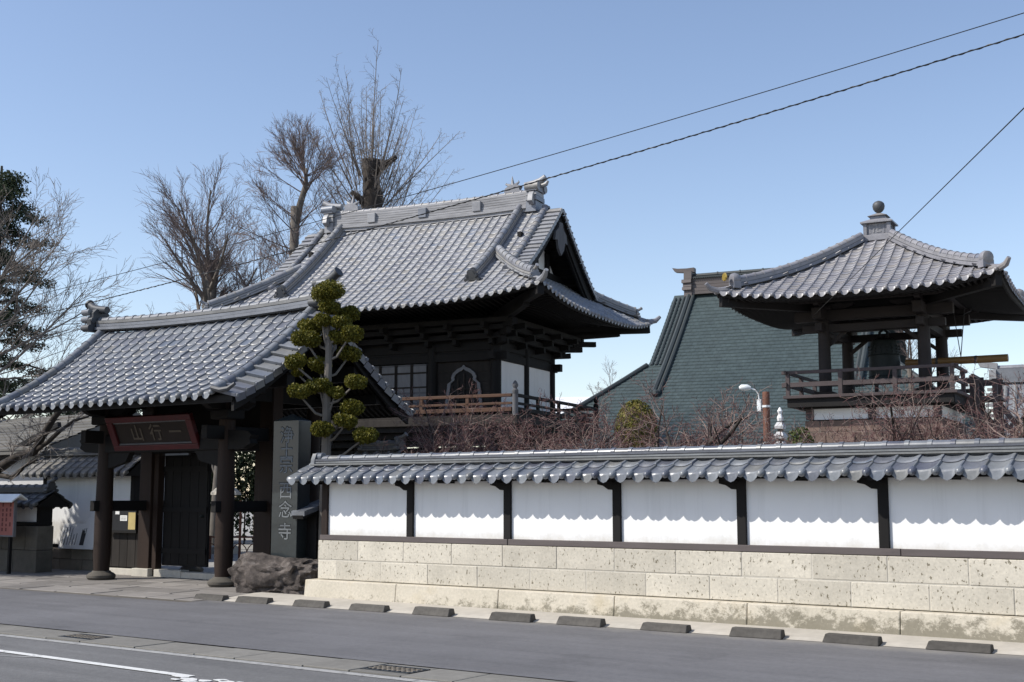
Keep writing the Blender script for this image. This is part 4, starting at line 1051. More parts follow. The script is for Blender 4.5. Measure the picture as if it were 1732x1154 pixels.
# panelled doors of the middle bay
for i in range(4):
    x0 = -1.12 + .56 * i
    d = bx('door_leaf', 'wood_grey', hall, x0 + .008, x0 + .552, -WY - .03, -WY + .02, ZB + .04, 5.64)
    for (a, b, z0, z1, mt) in ((.05, .51, 5.4, 5.58, 'wood_pale'), (.05, .51, 4.95, 5.34, 'wood_pale'), (.05, .26, 4.78, 4.9, 'wood_pale'), (.3, .51, 4.78, 4.9, 'wood_pale'), (.05, .26, 4.45, 4.72, 'wood_pale'), (.3, .51, 4.45, 4.72, 'wood_pale'), (.05, .26, 4.18, 4.4, 'wood_pale'), (.3, .51, 4.18, 4.4, 'wood_pale')):
        bx('panel', mt, d, x0 + a, x0 + b, -WY - .036, -WY - .03, z0, z1)
    for (a, b, z0, z1) in ((0.01, .55, 5.34, 5.39), (.01, .55, 4.9, 4.95), (0.01, .05, ZB + .05, 5.63), (.51, .55, ZB + .05, 5.63)): bx('stile', 'wood_panel', d, x0 + a, x0 + b, -WY - .05, -WY - .03, z0, z1)
# balcony with railing
BX, BY = 4.58, 3.2
bx('balcony_floor', 'wood_panel', hall, -BX - .06, BX + .06, -BY - .06, BY + .06, 3.86, 3.94)
for s in (-1, 1):
    bx('balcony_edge', 'wood_panel', hall, -BX - .1, BX + .1, s * BY - .1, s * BY + .06, 3.66, 3.86, .01); bx('balcony_edge', 'wood_panel', hall, s * BX - .06, s * BX + .1, -BY, BY, 3.663, 3.857, .01)
    for z, hh, ww in ((4.02, .12, .12), (4.22, .07, .08), (4.44, .09, .11)):
        bx('rail', 'wood_rail', hall, -BX + .1, BX - .1, s * BY - ww / 2, s * BY + ww / 2, z, z + hh, .01); bx('rail', 'wood_dark', hall, s * BX - ww / 2, s * BX + ww / 2, -BY + .1, BY - .1, z, z + hh, .01)  # side rails in dark wood: their shade is put into the colour
    for i in range(1, 6): x = -BX + 2 * BX * i / 6; bx('baluster', 'wood_rail', hall, x - .05, x + .05, s * BY - .04, s * BY + .04, 3.94, 4.46)
    for i in range(1, 4): y = -BY + 2 * BY * i / 4; bx('baluster', 'wood_dark', hall, s * BX - .04, s * BX + .04, y - .05, y + .05, 3.94, 4.46)  # side balusters darkened too, shade painted by the dark wood
    for sy in (-1, 1):
        MB().lathe([(.085, 0), (.085, .6), (.075, .61), (.09, .64), (.09, .72), (.055, .76), (.05, .78), (.08, .83), (.085, .88), (.055, .95), (.012, 1.0)], 14, (s * BX, sy * BY, 3.9)).obj('newel_post', 'wood_grey' if (s > 0 and sy < 0) else 'wood_dark', hall, smooth=True)
# balcony brackets and the lower storey
for k, (o_, z0) in enumerate(((.35, 3.1), (.7, 3.32), (1.02, 3.5))):
    for s in (-1, 1):
        bx('balcony_bracket', 'wood_dark', hall, -WX - o_, WX + o_, s * (WY + o_) - .08, s * (WY + o_) + .08, z0, z0 + .16); bx('balcony_bracket', 'wood_dark', hall, s * (WX + o_) - .078, s * (WX + o_) + .078, -WY - o_, WY + o_, z0 + .003, z0 + .163)
for x in (-WX, -1.28, 1.28, WX):
    for y in (-WY, 0, WY): MB().lathe([(.2, .25), (.2, 3.7)], 14, (x, y, 0)).obj('lower_post', 'wood_dark', hall, smooth=True); MB().lathe([(.32, 0), (.34, .1), (.24, .26)], 14, (x, y, 0)).obj('post_base', 'stone_light', hall, smooth=True)
for s in (-1, 1):
    bx('lower_beam', 'wood_dark', hall, -WX - .5, WX + .5, s * WY - .12, s * WY + .12, 2.7, 3.02); bx('lower_beam', 'wood_dark', hall, s * WX - .12, s * WX + .12, -WY - .5, WY + .5, 2.703, 3.023)
    bx('lower_wall', 'wood_panel', hall, *sorted((s * 1.28, s * WX)), -.06, .06, .2, 2.7); bx('lower_wall', 'wood_panel', hall, s * WX - .05, s * WX + .05, 0, WY, .2, 2.7)
bx('stone_platform', 'stone_light', hall, -4.4, 4.4, -3.0, 3.0, 0, .2, .03)

# ================================================================== BELL TOWER
TO = (-10.753, 32.499); TD = .112
bt = thing('bell_tower', 'open wooden bell tower with pyramidal tiled roof and railed deck', 'bell tower', (TO[0], TO[1], 0), TD)
TE, TZE, TZR, TSO = 3.46, 6.60, 8.66, .26
def t_rise(t): s = t / TE; return (TZR - TZE) * (.70 * s + .30 * s * s)
def tf(t): return max(0, 1 - t / 2.4) ** 2
def tpos(k):
    c_, s_ = round(math.cos(k * math.pi / 2)), round(math.sin(k * math.pi / 2))
    def f(x, t):
        y = -(TE - t); z = TZE + t_rise(t) + TSO * min(1.1, abs(x) / max(.3, TE - t)) ** 3 * tf(t)
        return (x * c_ - y * s_, x * s_ + y * c_, z)
    return f
mb = MB()
for k in range(4): grid(mb, tpos(k), lambda t: TE - t, .04, TE - .2, 12, 12)
tr_ = mb.obj('roof', 'wood_bell_dark', bt, fix=False); sd = tr_.modifiers.new('thick', 'SOLIDIFY'); sd.thickness = .08; sd.offset = 0
TP = .28; te = .185
tts = rows_by_arc(t_rise, TE - .45, te)
txs = [(-11.5 + i) * TP for i in range(24)]
for k in range(4):
    lay(tr_, bt, tpos(k), txs, tts, lambda x, t: abs(x) <= TE - t + .03, TP, te, 'tile_bell', 300 if k == 0 else 0)
capb = ridge_tile_mesh(.095, .27, 'tile_bell', .035)
for k in range(4):
    pf = tpos(k); path = [Vector(pf(TE - t, t)) + Vector((0, 0, .05)) for t in [.4 + (TE - .8) * i / 10 for i in range(11)]]
    ridge_bar(tr_, path, .26, .2, 2, .095, 'tile_bell', pitch=.27, cap_mesh=capb, flip=True, gap=.014)
    d2 = Vector((path[0].x, path[0].y, 0)).normalized(); an = math.atan2(d2.y, d2.x)
    mb = MB(); p = path[0]
    M = Matrix.Translation(p + d2 * .02 + Vector((0, 0, .0))) @ Matrix.Rotation(an, 4, 'Z')
    mb.lathe([(.0, .16), (.1, .15), (.15, .09), (.17, 0), (.15, -.08), (.1, -.1)], 14, (0, 0, 0))
    mb.v = [(-z * 1. + .02, x, y + .2) for x, y, z in mb.v]; mb.box(-.1, .1, -.15, .15, -.04, .14)
    o = mb.obj('ridge_end_tile', 'tile_bell', tr_, smooth=True, sharp=40); o.matrix_local = M
    c0 = Vector(pf(TE, 0)); mb = MB()
    mb.tube([c0 - d2 * .35 + Vector((0, 0, .06)), c0 - d2 * .05 + Vector((0, 0, .02)), c0 + d2 * .16 + Vector((0, 0, .07)), c0 + d2 * .28 + Vector((0, 0, .2))], [.1, .085, .075, .05], 8); mb.obj('corner_tile', 'tile_bell', tr_, smooth=True)
    MB().beam(c0 - d2 * .12 + Vector((0, 0, -.24)), (0 + d2.x * 1.5, d2.y * 1.5, TZE - .02), .18, .3).obj('hip_rafter', 'wood_bell_dark', bt)
# gilt end disc on the left front corner
p = Vector(tpos(0)(-(TE - .4), .4)); mb = MB(); mb.lathe([(.0, -.02), (.1, -.02), (.115, 0), (.1, .03), (0, .03)], 14)
o = mb.obj('gilt_disc', 'gold', tr_, smooth=True); o.matrix_local = Matrix.Translation(p + Vector((-.22, -.22, .3))) @ Matrix.Rotation(R(225), 4, 'Z') @ Matrix.Rotation(R(90), 4, 'Y')
# finial: stepped box with emblem, cap and orb
fz = TZR - .12
mb = MB(); mb.box(-.36, .36, -.36, .36, fz - .1, fz + .06); mb.obj('finial_base', 'tile_bell', tr_, bevel=.01)
mb = MB(); mb.box(-.3, .3, -.3, .3, fz + .06, fz + .38); fb = mb.obj('finial_box', 'tile_bell', tr_, bevel=.01)
for sx in (-1, 1):
    for sy in (-1, 1): bx('finial_corner', 'tile_bell', tr_, sx * .31 - .045, sx * .31 + .045, sy * .31 - .045, sy * .31 + .045, fz + .06, fz + .37)
MB().add([(-.42, -.42, 0), (.42, -.42, 0), (.42, .42, 0), (-.42, .42, 0), (-.2, -.2, .1), (.2, -.2, .1), (.2, .2, .1), (-.2, .2, .1), (-.42, -.42, -.04), (.42, -.42, -.04), (.42, .42, -.04), (-.42, .42, -.04)], [(8, 11, 10, 9), (4, 5, 6, 7), (0, 1, 5, 4), (1, 2, 6, 5), (2, 3, 7, 6), (3, 0, 4, 7), (8, 9, 1, 0), (9, 10, 2, 1), (10, 11, 3, 2), (11, 8, 0, 3)], Matrix.Translation((0, 0, fz + .42))).obj('finial_eave', 'tile_bell', tr_)
bx('finial_neck', 'tile_bell', tr_, -.2, .2, -.2, .2, fz + .51, fz + .6, .01)
MB().add([(-.26, -.26, 0), (.26, -.26, 0), (.26, .26, 0), (-.26, .26, 0), (0, 0, .13)], [(0, 3, 2, 1), (0, 1, 4), (1, 2, 4), (2, 3, 4), (3, 0, 4)], Matrix.Translation((0, 0, fz + .6))).obj('finial_cap', 'tile_bell', tr_)
MB().lathe([(.03, -.2), (.05, -.165), (.1, -.13), (.15, -.06), (.165, .02), (.15, .09), (.1, .14), (.03, .17)], 16, (0, 0, fz + .88)).obj('finial_orb', 'tile_dark', tr_, smooth=True)
for k in range(4):
    Mr = Matrix.Rotation(k * math.pi / 2, 4, 'Z'); mb = MB()
    mb.box(-.2, .2, -.312, -.3, fz + .34, fz + .36); mb.box(-.2, -.17, -.312, -.3, fz + .1, fz + .34); mb.box(.17, .2, -.312, -.3, fz + .1, fz + .34)
    o = mb.obj('emblem_frame', 'tile_bell', tr_); o.matrix_local = Mr
    link('emblem', text_mesh('卍', .25, .008, 'tile_bell', .006), tr_, Mr @ Matrix.Translation((0, -.305, fz + .215)) @ Matrix.Rotation(R(90), 4, 'X'))
# eaves: dense rafters
mb = MB()
for k in range(4):
    c_, s_ = round(math.cos(k * math.pi / 2)), round(math.sin(k * math.pi / 2)); rot = lambda p: (p[0] * c_ - p[1] * s_, p[0] * s_ + p[1] * c_, p[2])
    for i in range(44):
        x = -TE + .16 + (2 * TE - .32) * i / 43; lift = TSO * (abs(x) / TE) ** 3
        te_ = min(2.2, TE - abs(x))
        mb.beam(rot((x, -TE + .1, TZE - .09 + lift)), rot((x, -TE + max(.3, te_), TZE - .09 + lift * .3 + .11 * max(.3, te_))), .055, .075)
mb.obj('rafters', 'wood_bell_dark', bt, kind='stuff')
for k in range(4):
    mb = MB(); n = 14; c_, s_ = round(math.cos(k * math.pi / 2)), round(math.sin(k * math.pi / 2)); rot = lambda p: (p[0] * c_ - p[1] * s_, p[0] * s_ + p[1] * c_, p[2])
    vs = []
    for i in range(n + 1):
        x = (-1 + 2 * i / n) * (TE - .1); z = TZE - .02 + TSO * abs(x / TE) ** 3
        mb.v += [rot((x, -TE + .06, z - .1)), rot((x, -TE + .11, z - .1)), rot((x, -TE + .11, z)), rot((x, -TE + .06, z))]
    for i in range(n):
        o = i * 4
        for a in range(4): b = (a + 1) % 4; mb.f.append((o + a, o + b, o + 4 + b, o + 4 + a))
    mb.obj('eave_board', 'wood_bell_dark', bt)
# frame
PB = 1.27
for sx in (-1, 1):
    for sy in (-1, 1):
        MB().lathe([(.17, 0), (.165, 1.), (.15, 2.3)], 12, (sx * PB, sy * PB, 4.2)).obj('post', 'wood_bell_shaded', bt, smooth=True)
        bx('post_foot', 'wood_bell_shaded', bt, sx * PB - .24, sx * PB + .24, sy * PB - .24, sy * PB + .24, 4.2, 4.32)
for s in (-1, 1):
    bx('tie_beam', 'wood_bell_shaded', bt, -PB - .55, PB + .55, s * PB - .09, s * PB + .09, 5.9, 6.1, .01); bx('tie_beam', 'wood_bell_shaded', bt, s * PB - .09, s * PB + .09, -PB - .55, PB + .55, 5.903, 6.103, .01)
    bx('head_beam', 'wood_bell_shaded', bt, -PB - .75, PB + .75, s * PB - .12, s * PB + .12, 6.2, 6.48, .01); bx('head_beam', 'wood_bell_shaded', bt, s * PB - .12, s * PB + .12, -PB - .75, PB + .75, 6.203, 6.483, .01)
    for sx in (-1, 1):
        bx('bracket_block', 'wood_bell_shaded', bt, sx * PB - .24, sx * PB + .24, s * PB - .24, s * PB + .24, 6.485, 6.58, .02)
        MB().prism([(-.8, .14), (.8, .14), (.8, .08), (.6, 0), (-.6, 0), (-.8, .08)], lambda a, b, d: (sx * PB + a, s * PB + d, 6.50 + b), -.07, .07).obj('bracket_arm', 'wood_bell_shaded', bt)
        MB().prism([(-.8, .138), (.8, .138), (.8, .08), (.6, .002), (-.6, .002), (-.8, .08)], lambda a, b, d: (sx * PB + d, s * PB + a, 6.50 + b), -.068, .068).obj('bracket_arm', 'wood_bell_shaded', bt)
        MB().beam((sx * PB, s * PB - s * .1, 5.5), (sx * (PB - .55), s * PB - s * .1, 5.92), .07, .1).obj('brace', 'wood_bell_shaded', bt)
    bx('plate', 'wood_bell_shaded', bt, -PB - .9, PB + .9, s * (PB + .62) - .08, s * (PB + .62) + .08, 6.62, 6.74); bx('plate', 'wood_bell_shaded', bt, s * (PB + .62) - .08, s * (PB + .62) + .08, -PB - .9, PB + .9, 6.623, 6.743)
bx('ceiling', 'wood_bell_dark', bt, -PB, PB, -PB, PB, 6.5, 6.54)
for i in range(6): x = -1.0 + .4 * i; bx('ceiling_joist', 'wood_bell_shaded', bt, x - .04, x + .04, -PB, PB, 6.42, 6.5)
MB().beam((-PB, 0, 6.2), (PB, 0, 6.2), .2, .24).obj('bell_beam', 'wood_bell_shaded', bt)
# deck, rails
DK = 2.16
bx('deck', 'wood_bell', bt, -DK, DK, -DK, DK, 4.12, 4.2, .01)
for s in (-1, 1):
    bx('deck_beam', 'wood_bell_dark', bt, -DK + .1, DK - .1, s * (DK - .16) - .08, s * (DK - .16) + .08, 3.9, 4.12); bx('deck_beam', 'wood_bell_dark', bt, s * (DK - .16) - .078, s * (DK - .16) + .078, -DK + .1, DK - .1, 3.903, 4.118)
    for j in range(4):
        q = -DK + .12 + (2 * DK - .24) * j / 3
        bx('rail_post', 'wood_bell', bt, q - .05, q + .05, s * (DK - .08) - .05, s * (DK - .08) + .05, 4.2, 4.78)
        if 0 < j < 3: bx('rail_post', 'wood_bell', bt, s * (DK - .08) - .05, s * (DK - .08) + .05, q - .05, q + .05, 4.2, 4.78)
    for z, hh in ((4.42, .12), (4.76, .08)):
        bx('rail', 'wood_bell', bt, -DK - .04, DK + .04, s * (DK - .08) - .035, s * (DK - .08) + .035, z, z + hh, .006)
        if s < 0: bx('rail', 'wood_bell', bt, s * (DK - .08) - .033, s * (DK - .08) + .033, -DK - .04, DK + .04, z + .003, z + hh + .003, .006)
        else: bx('rail', 'wood_bell', bt, s * (DK - .08) - .033, s * (DK - .08) + .033, -DK - .04, -.1, z + .003, z + hh + .003, .006); bx('rail', 'wood_bell', bt, s * (DK - .08) - .033, s * (DK - .08) + .033, .9, DK, z + .003, z + hh + .003, .006)
# base: bracketed beams, white band, stone courses
for k, (o_, z0) in enumerate(((1.72, 3.86), (1.9, 3.96))):
    for s in (-1, 1): bx('base_beam', 'wood_bell_dark', bt, -o_, o_, s * o_ - .07, s * o_ + .07, z0, z0 + .17); bx('base_beam', 'wood_bell_dark', bt, s * o_ - .068, s * o_ + .068, -o_, o_, z0 + .003, z0 + .167)
bx('white_band', 'plaster', bt, -1.66, 1.66, -1.66, 1.66, 3.58, 3.9)
for sx in (-1, 0, 1): bx('band_post', 'wood_bell', bt, sx * 1.6 - .1, sx * 1.6 + .1, -1.7, -1.66, 3.58, 3.9)
rnd = random.Random(8)
for r_ in range(12):
    z0 = .02 + r_ * .295; hw = 1.95 - .02 * r_
    for side in range(4):
        Mr = Matrix.Rotation(side * math.pi / 2, 4, 'Z'); x = -hw + (0 if r_ % 2 else -.0)
        first = True
        while x < hw - .02:
            L = rnd.uniform(.5, .85) if not (first and r_ % 2) else .4; first = False; x1 = min(hw, x + L)
            if hw - x1 < .25: x1 = hw
            o = bx('stone_block', 'stone_tower', bt, -(x1 - x) / 2 + .008, (x1 - x) / 2 - .008, -.12, .12, 0, .285, .015); o.matrix_local = Mr @ Matrix.Translation(((x + x1) / 2, -hw + .12 + rnd.uniform(-.01, .01), z0)); x = x1
bx('base_core', 'stone_dark', bt, -1.72, 1.72, -1.72, 1.72, 0, 3.5)
# stair on the right side
stp = MB()
for s_ in (0, 1):
    y = -.05 + .95 * s_
    MB().beam((2.0, y, 4.1), (4.9, y, .15), .09, .28).obj('stair_string', 'wood_bell', bt)
    MB().beam((2.75, y, 4.02), (5.0, y, .95), .08, .08).obj('stair_rail', 'wood_bell', bt); MB().beam((2.72, y, 3.7), (5.0, y, .6), .06, .06).obj('stair_rail', 'wood_bell', bt)
    for x in (2.3, 2.75): bx('stair_post', 'wood_bell', bt, x - .06, x + .06, y - .06, y + .06, 3.0, 4.62 if x < 2.7 else 4.6)
    bx('stair_rail', 'wood_bell', bt, 2.0, 2.95, y - .035, y + .035, 4.5, 4.58); bx('stair_rail', 'wood_bell', bt, 2.0, 2.75, y - .03, y + .03, 4.1, 4.17)
    for i in range(5): x = 3.1 + .42 * i; z = 4.1 - (x - 2.0) / 2.9 * 3.95; bx('baluster', 'wood_bell', bt, x - .035, x + .035, y - .035, y + .035, z, z + .85)
for i in range(13): x = 2.15 + .215 * i; z = 4.0 - .29 * i; bx('stair_tread', 'wood_bell', bt, x - .13, x + .13, -.02, .88, z, z + .04)
bx('stair_landing', 'wood_bell', bt, 2.16, 2.9, -.1, .95, 4.06, 4.12)
# the bell and its striker
bell = thing('temple_bell', 'large dark bronze bell hanging inside the open bell tower', 'bell', (TO[0], TO[1], 4.62), TD)
MB().lathe([(.40, 0), (.43, .0), (.435, .06), (.42, .1), (.415, .3), (.40, .7), (.38, .95), (.33, 1.12), (.2, 1.2), (.05, 1.22)], 24).obj('body', 'bronze', bell, smooth=True)
for z in (.14, .34, .72): MB().lathe([(.425, z), (.432, z + .015), (.425, z + .03)], 24).obj('band', 'bronze', bell, smooth=True)
for i in range(16):
    a = 2 * math.pi * i / 16
    for z in (.8, .88, .96): MB().lathe([(.02, -.02), (.02, .015), (.008, .025)], 6, (.40 * math.cos(a), .40 * math.sin(a), z)).obj('boss', 'bronze', bell)
mb = MB(); mb.tube([(-.1, 0, 1.2), (-.1, 0, 1.36), (0, 0, 1.44), (.1, 0, 1.36), (.1, 0, 1.2)], .04, 8); mb.obj('hanger', 'bronze', bell, smooth=True)
lg = thing('striker_log', 'long golden brown striker log hung on ropes beside the bell', 'log', (*world_xy(TO, TD, 1.8, 0), 5.12), TD - .035)
MB().tube([(-1.26, 0, 0), (1.3, 0, .0)], .098, 14).obj('beam', 'wood_log', lg, smooth=True, sharp=30)
for x in (.52, -.45): MB().tube([(x - .03, 0, 0), (x + .03, 0, 0)], .104, 14).obj('binding', 'ink', lg)
for a, b in ((.0, -.09), (.0, .09)): MB().tube([(.15, 0, .09), (.15 + b * 1.6, 0, 1.36)], .012, 5).obj('rope', 'ink', lg)
MB().tube([(.15, 0, -.1), (.1, 0, -.4), (-.05, 0, -.62), (-.22, 0, -.75)], .012, 5).obj('pull_rope', 'rope', lg)
MB().tube([(-.9, 0, .09), (-.9, 0, 1.3)], .012, 5).obj('rope', 'ink', lg)

# ================================================================== GREEN COPPER-ROOFED MAIN HALL
GHD = R(10.3)
gh = thing('main_hall', 'broad temple hall with a steep green copper roof and brown ridge', 'building', (-29.34, 58.0, 0), GHD)
CE, CZR, CZE = 11.6, 12.25, 2.55        # run from ridge to eave
def c_z(q):       # q: distance forward of the ridge
    s = q / CE; return CZR - (CZR - CZE) * (1.22 * s - .22 * s * s)
W_ = 9.5
def cleft(q): # left limit of the slope at distance q
    return -.95 if q < 4.4 else -.95 - (q - 4.4) * 1.02
def cright(q): return 10.4 if q < 4.4 else 10.4 + (q - 4.4) * 1.02
mb = MB(); n = 24
core = MB()
for i in range(n + 1):
    q = CE * i / n
    core.v += [(cleft(q) if q > 4.4 else -.95, -q, c_z(q) - .05), (cright(q), -q, c_z(q) - .05)]
for i in range(n): core.f.append((2 * i, 2 * i + 1, 2 * i + 3, 2 * i + 2))
for sgn in (1,):
    o = len(core.v)
    for i in range(n + 1): q = CE * i / n; core.v += [(cleft(q), q, c_z(q) - .05), (cright(q), q, c_z(q) - .05)]
    for i in range(n): core.f.append((o + 2 * i, o + 2 * i + 1, o + 2 * i + 3, o + 2 * i + 2))
cr = core.obj('roof', 'copper_green', gh)
# shingles in lapped courses
sh = MB(); rnd = random.Random(12); q = .35; k = 0; CS = .27
while q < CE:
    q1 = q + CS * .78; xl = cleft(q1); z0, z1 = c_z(q), c_z(q1)
    x = xl + (.0 if k % 2 else -.13)
    xr_ = cright(q1)
    while x < xr_:
        x1 = min(x + .27, xr_); xa = max(x, xl); 
        if x1 - xa > .04:
            j = rnd.uniform(-.004, .006); o = len(sh.v)
            sh.v += [(xa + .004, -q1 - .02, z1 + .035 + j), (x1 - .004, -q1 - .02, z1 + .035 + j), (x1 - .004, -q, z0 + .004), (xa + .004, -q, z0 + .004), (xa + .004, -q1 - .015, z1 - .02), (x1 - .004, -q1 - .015, z1 - .02)]
            sh.f += [(o, o + 1, o + 2, o + 3), (o + 4, o + 5, o + 1, o)]
        x = x + .27
    q = q1; k += 1
sh.obj('shingle_field', 'copper_green', cr, fix=False, kind='stuff')
# verge strip left of the descending ridge with copper rolls, descending and corner ridges
bw_ = MB()
def cpath(x, q0, q1, n=10, dz=.0): return [(x, -(q0 + (q1 - q0) * i / n), c_z(q0 + (q1 - q0) * i / n) + dz) for i in range(n + 1)]
for x, r in ((-.78, .07), (-.55, .07), (-.32, .07)): MB().tube(cpath(x, .3, 4.5, dz=.05), r, 6).obj('verge_roll', 'copper_trim', cr, smooth=True)
for x, r, dz in ((-.05, .14, .16), (.17, .11, .1)): MB().tube(cpath(x, .2, 6.4, dz=dz), r, 8).obj('descending_ridge', 'copper_trim', cr, smooth=True); MB().tube(cpath(9.45 - x, .2, 6.4, dz=dz), r, 8).obj('descending_ridge', 'copper_trim', cr, smooth=True)
MB().lathe([(.12, 0), (.22, .06), (.2, .2), (.08, .3)], 10, (.05, -6.45, c_z(6.45) + .02)).obj('ridge_end', 'copper_trim', cr)
MB().tube([(cright(q_) - .05, -q_, c_z(q_) + .08) for q_ in [4.5 + (CE - 4.5) * i / 8 for i in range(9)]], .12, 8).obj('corner_ridge', 'copper_trim', cr, smooth=True)
MB().tube([(cleft(q_) + .05, -q_, c_z(q_) + .08) for q_ in [4.5 + (CE - 4.5) * i / 8 for i in range(9)]], .12, 8).obj('corner_ridge', 'copper_trim', cr, smooth=True)
# ridge: brown boarded box, small cap tiles, scroll end
for k in range(5): bx('ridge_board', 'copper_brown', cr, -.0, W_, -.36 + .02 * k, .36 - .02 * k, CZR - .1 + .17 * k, CZR - .1 + .17 * k + .155)
bx('ridge_cap', 'copper_trim', cr, -.1, W_, -.34, .34, CZR + .76, CZR + .84); MB().tube([(-.1, 0, CZR + .93), (W_, 0, CZR + .93)], .12, 8).obj('ridge_roll', 'copper_trim', cr, smooth=True)
mb = MB()
for i in range(80): x = .1 + .12 * i; mb.tube([(x, -.37, CZR + .76), (x, -.3, CZR + .76)], .04, 6)
mb.obj('ridge_beads', 'copper_trim', cr, kind='stuff')
for i in range(8): x = .2 + 1.2 * i; MB().tube([(x, 0, CZR + .93), (x + .06, 0, CZR + .93)], .15, 8).obj('ridge_collar', 'copper_trim', cr)
mb = MB(); fn = lambda a, b, d: (d, a, b)
for z0, z1, hw, d in ((-.2, .12, .42, -.3), (.14, .3, .5, -.38), (.32, .5, .46, -.34), (.52, .7, .52, -.4), (.72, 1.15, .42, -.3)): mb.prism([(-hw, CZR + z0), (hw, CZR + z0), (hw * .94, CZR + z1), (-hw * .94, CZR + z1)], fn, d, .12)
mb.prism([(-1.0, 1.42), (-.85, 1.2), (-.2, 1.12), (.2, 1.12), (.2, 1.36), (-.2, 1.34), (-.7, 1.36)], lambda a, b, d: (a, d, CZR + b), -.2, .2)
mb.obj('ridge_end_scroll', 'copper_brown', cr)
for k in range(3): mb = MB()
# eave and body
bx('eave_board', 'wood_dark', gh, cleft(CE), cright(CE), -CE - .02, -CE + .1, CZE - .2, CZE - .04)
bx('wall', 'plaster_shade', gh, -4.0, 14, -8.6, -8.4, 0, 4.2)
for i in range(8): x = -4 + 2.5 * i; bx('post', 'wood_dark', gh, x - .15, x + .15, -8.75, -8.6, 0, 4.2)
# left gable side wall under the verge and lean-to roof
mb = MB(); mb.prism([(0, CZR - .2), (-4.4, c_z(4.4) - .2), (-8.4, c_z(8.4) - .2), (-8.4, 0), (8.4, 0), (8.4, c_z(8.4) - .2), (4.4, c_z(4.4) - .2)], lambda a, b, d: (d, a, b), -.2, .0); mb.obj('gable_wall', 'wood_dark', gh)

# ================================================================== other roofs behind
fr = thing('tiled_roof_house', 'grey ribbed tile roof of a building right of the bell tower', 'building', (-10.5, 43.0, 0), R(8))
FZ, FE = 5.42, 3.6
mb = MB(); 
mb.prism([(0, FZ), (-FE, 1.9), (-FE, 1.75), (FE, 1.75), (FE, 1.9)], lambda a, b, d: (d, a, b), 0.05, 9); frr = mb.obj('roof', 'tile_gate', fr)
def fz_(q): return FZ - (FZ - 1.9) * q / FE
for i in range(30):
    x = .35 + .3 * i
    MB().tube([(x, -.25, fz_(.25) + .04), (x, -FE, fz_(FE) + .04)], .075, 8).obj('tile_roll', 'tile_gate', frr, smooth=True)
for k in range(18):
    q = .3 + .19 * k
    bx('verge_tile', 'tile_hall', frr, -.22, .24, -q - .16, -q, fz_(q) - .04, fz_(q) + .06)
for k in range(18):
    q = .3 + .19 * k
    bx('tile_course', 'tile_gate', frr, .24, 9, -q - .19, -q, fz_(q + .19) - .0, fz_(q + .19) + .035)
MB().tube([(1.05, -.3, fz_(.3) + .1), (1.05, -FE, fz_(FE) + .1)], .13, 8).obj('descending_ridge', 'tile_hall', frr, smooth=True)
bx('ridge', 'tile_gate', frr, .0, 9, -.18, .18, FZ - .05, FZ + .42); MB().tube([(0, 0, FZ + .45), (9, 0, FZ + .45)], .1, 8).obj('ridge_roll', 'tile_hall', frr, smooth=True)
mb = MB(); mb.prism([(-.3, 0), (.3, 0), (.28, .5), (-.28, .5)], lambda a, b, d: (d, a, FZ - .1 + b), -.16, .06); mb.prism([(-.55, .82), (-.45, .62), (.1, .52), (.1, .72)], lambda a, b, d: (a, d, FZ - .1 + b), -.15, .15); mb.obj('ridge_end_tile', 'tile_hall', frr)
bx('wall', 'plaster', fr, .8, 8.6, -FE + .8, FE - .8, 0, 2.2)
wh = thing('white_roof_house', 'distant house with a plain white metal roof beyond the balcony', 'building', (-34.5, 52, 0), R(30))
mb = MB(); mb.prism([(-3, 5.2), (0, 6.6), (3, 5.2), (3, 5.1), (-3, 5.1)], lambda a, b, d: (d, a, b), -3, 7); mb.obj('roof', 'roof_white', wh); bx('wall', 'house_wall', wh, -2.6, 6.6, -2.6, 2.6, 0, 5.1)
bx('window', 'board_black', wh, 2, 3.4, -2.63, -2.6, 3.2, 4.4)
# house with plank-like slate roof at far left
hs = thing('slate_roof_house', 'house with grey slate roof and white walls behind the low wall', 'building', (-33.5, 20.3, 0), R(-2))
HW = 7.6
mb = MB(); mb.prism([(-2.6, 2.72), (0, 3.75), (2.6, 2.72), (2.6, 2.62), (-2.6, 2.62)], lambda a, b, d: (d, a, b), -HW, HW); hrf = mb.obj('roof', 'house_roof', hs)
for k in range(11):
    q = 2.62 - .24 * k; z = 3.75 - (q) * .396
    MB().add([(-HW - .03, -q, z + .05), (HW + .03, -q, z + .05), (HW + .03, -q + .25, z + .115), (-HW - .03, -q + .25, z + .115), (-HW - .03, -q, z), (HW + .03, -q, z)], [(0, 1, 2, 3), (4, 5, 1, 0)]).obj('slate_course', 'house_roof', hrf)
bx('wall', 'house_wall', hs, -HW + .3, HW - .3, -2.1, 2.1, 0, 2.65); bx('window', 'wood_post', hs, 1.2, 2.6, -2.13, -2.1, 1.5, 2.5)
MB().beam((HW - 2.5, -2.4, 2.45), (HW + .4, -2.4, 3.3), .1, .12).obj('bargeboard', 'wood_dark', hs)

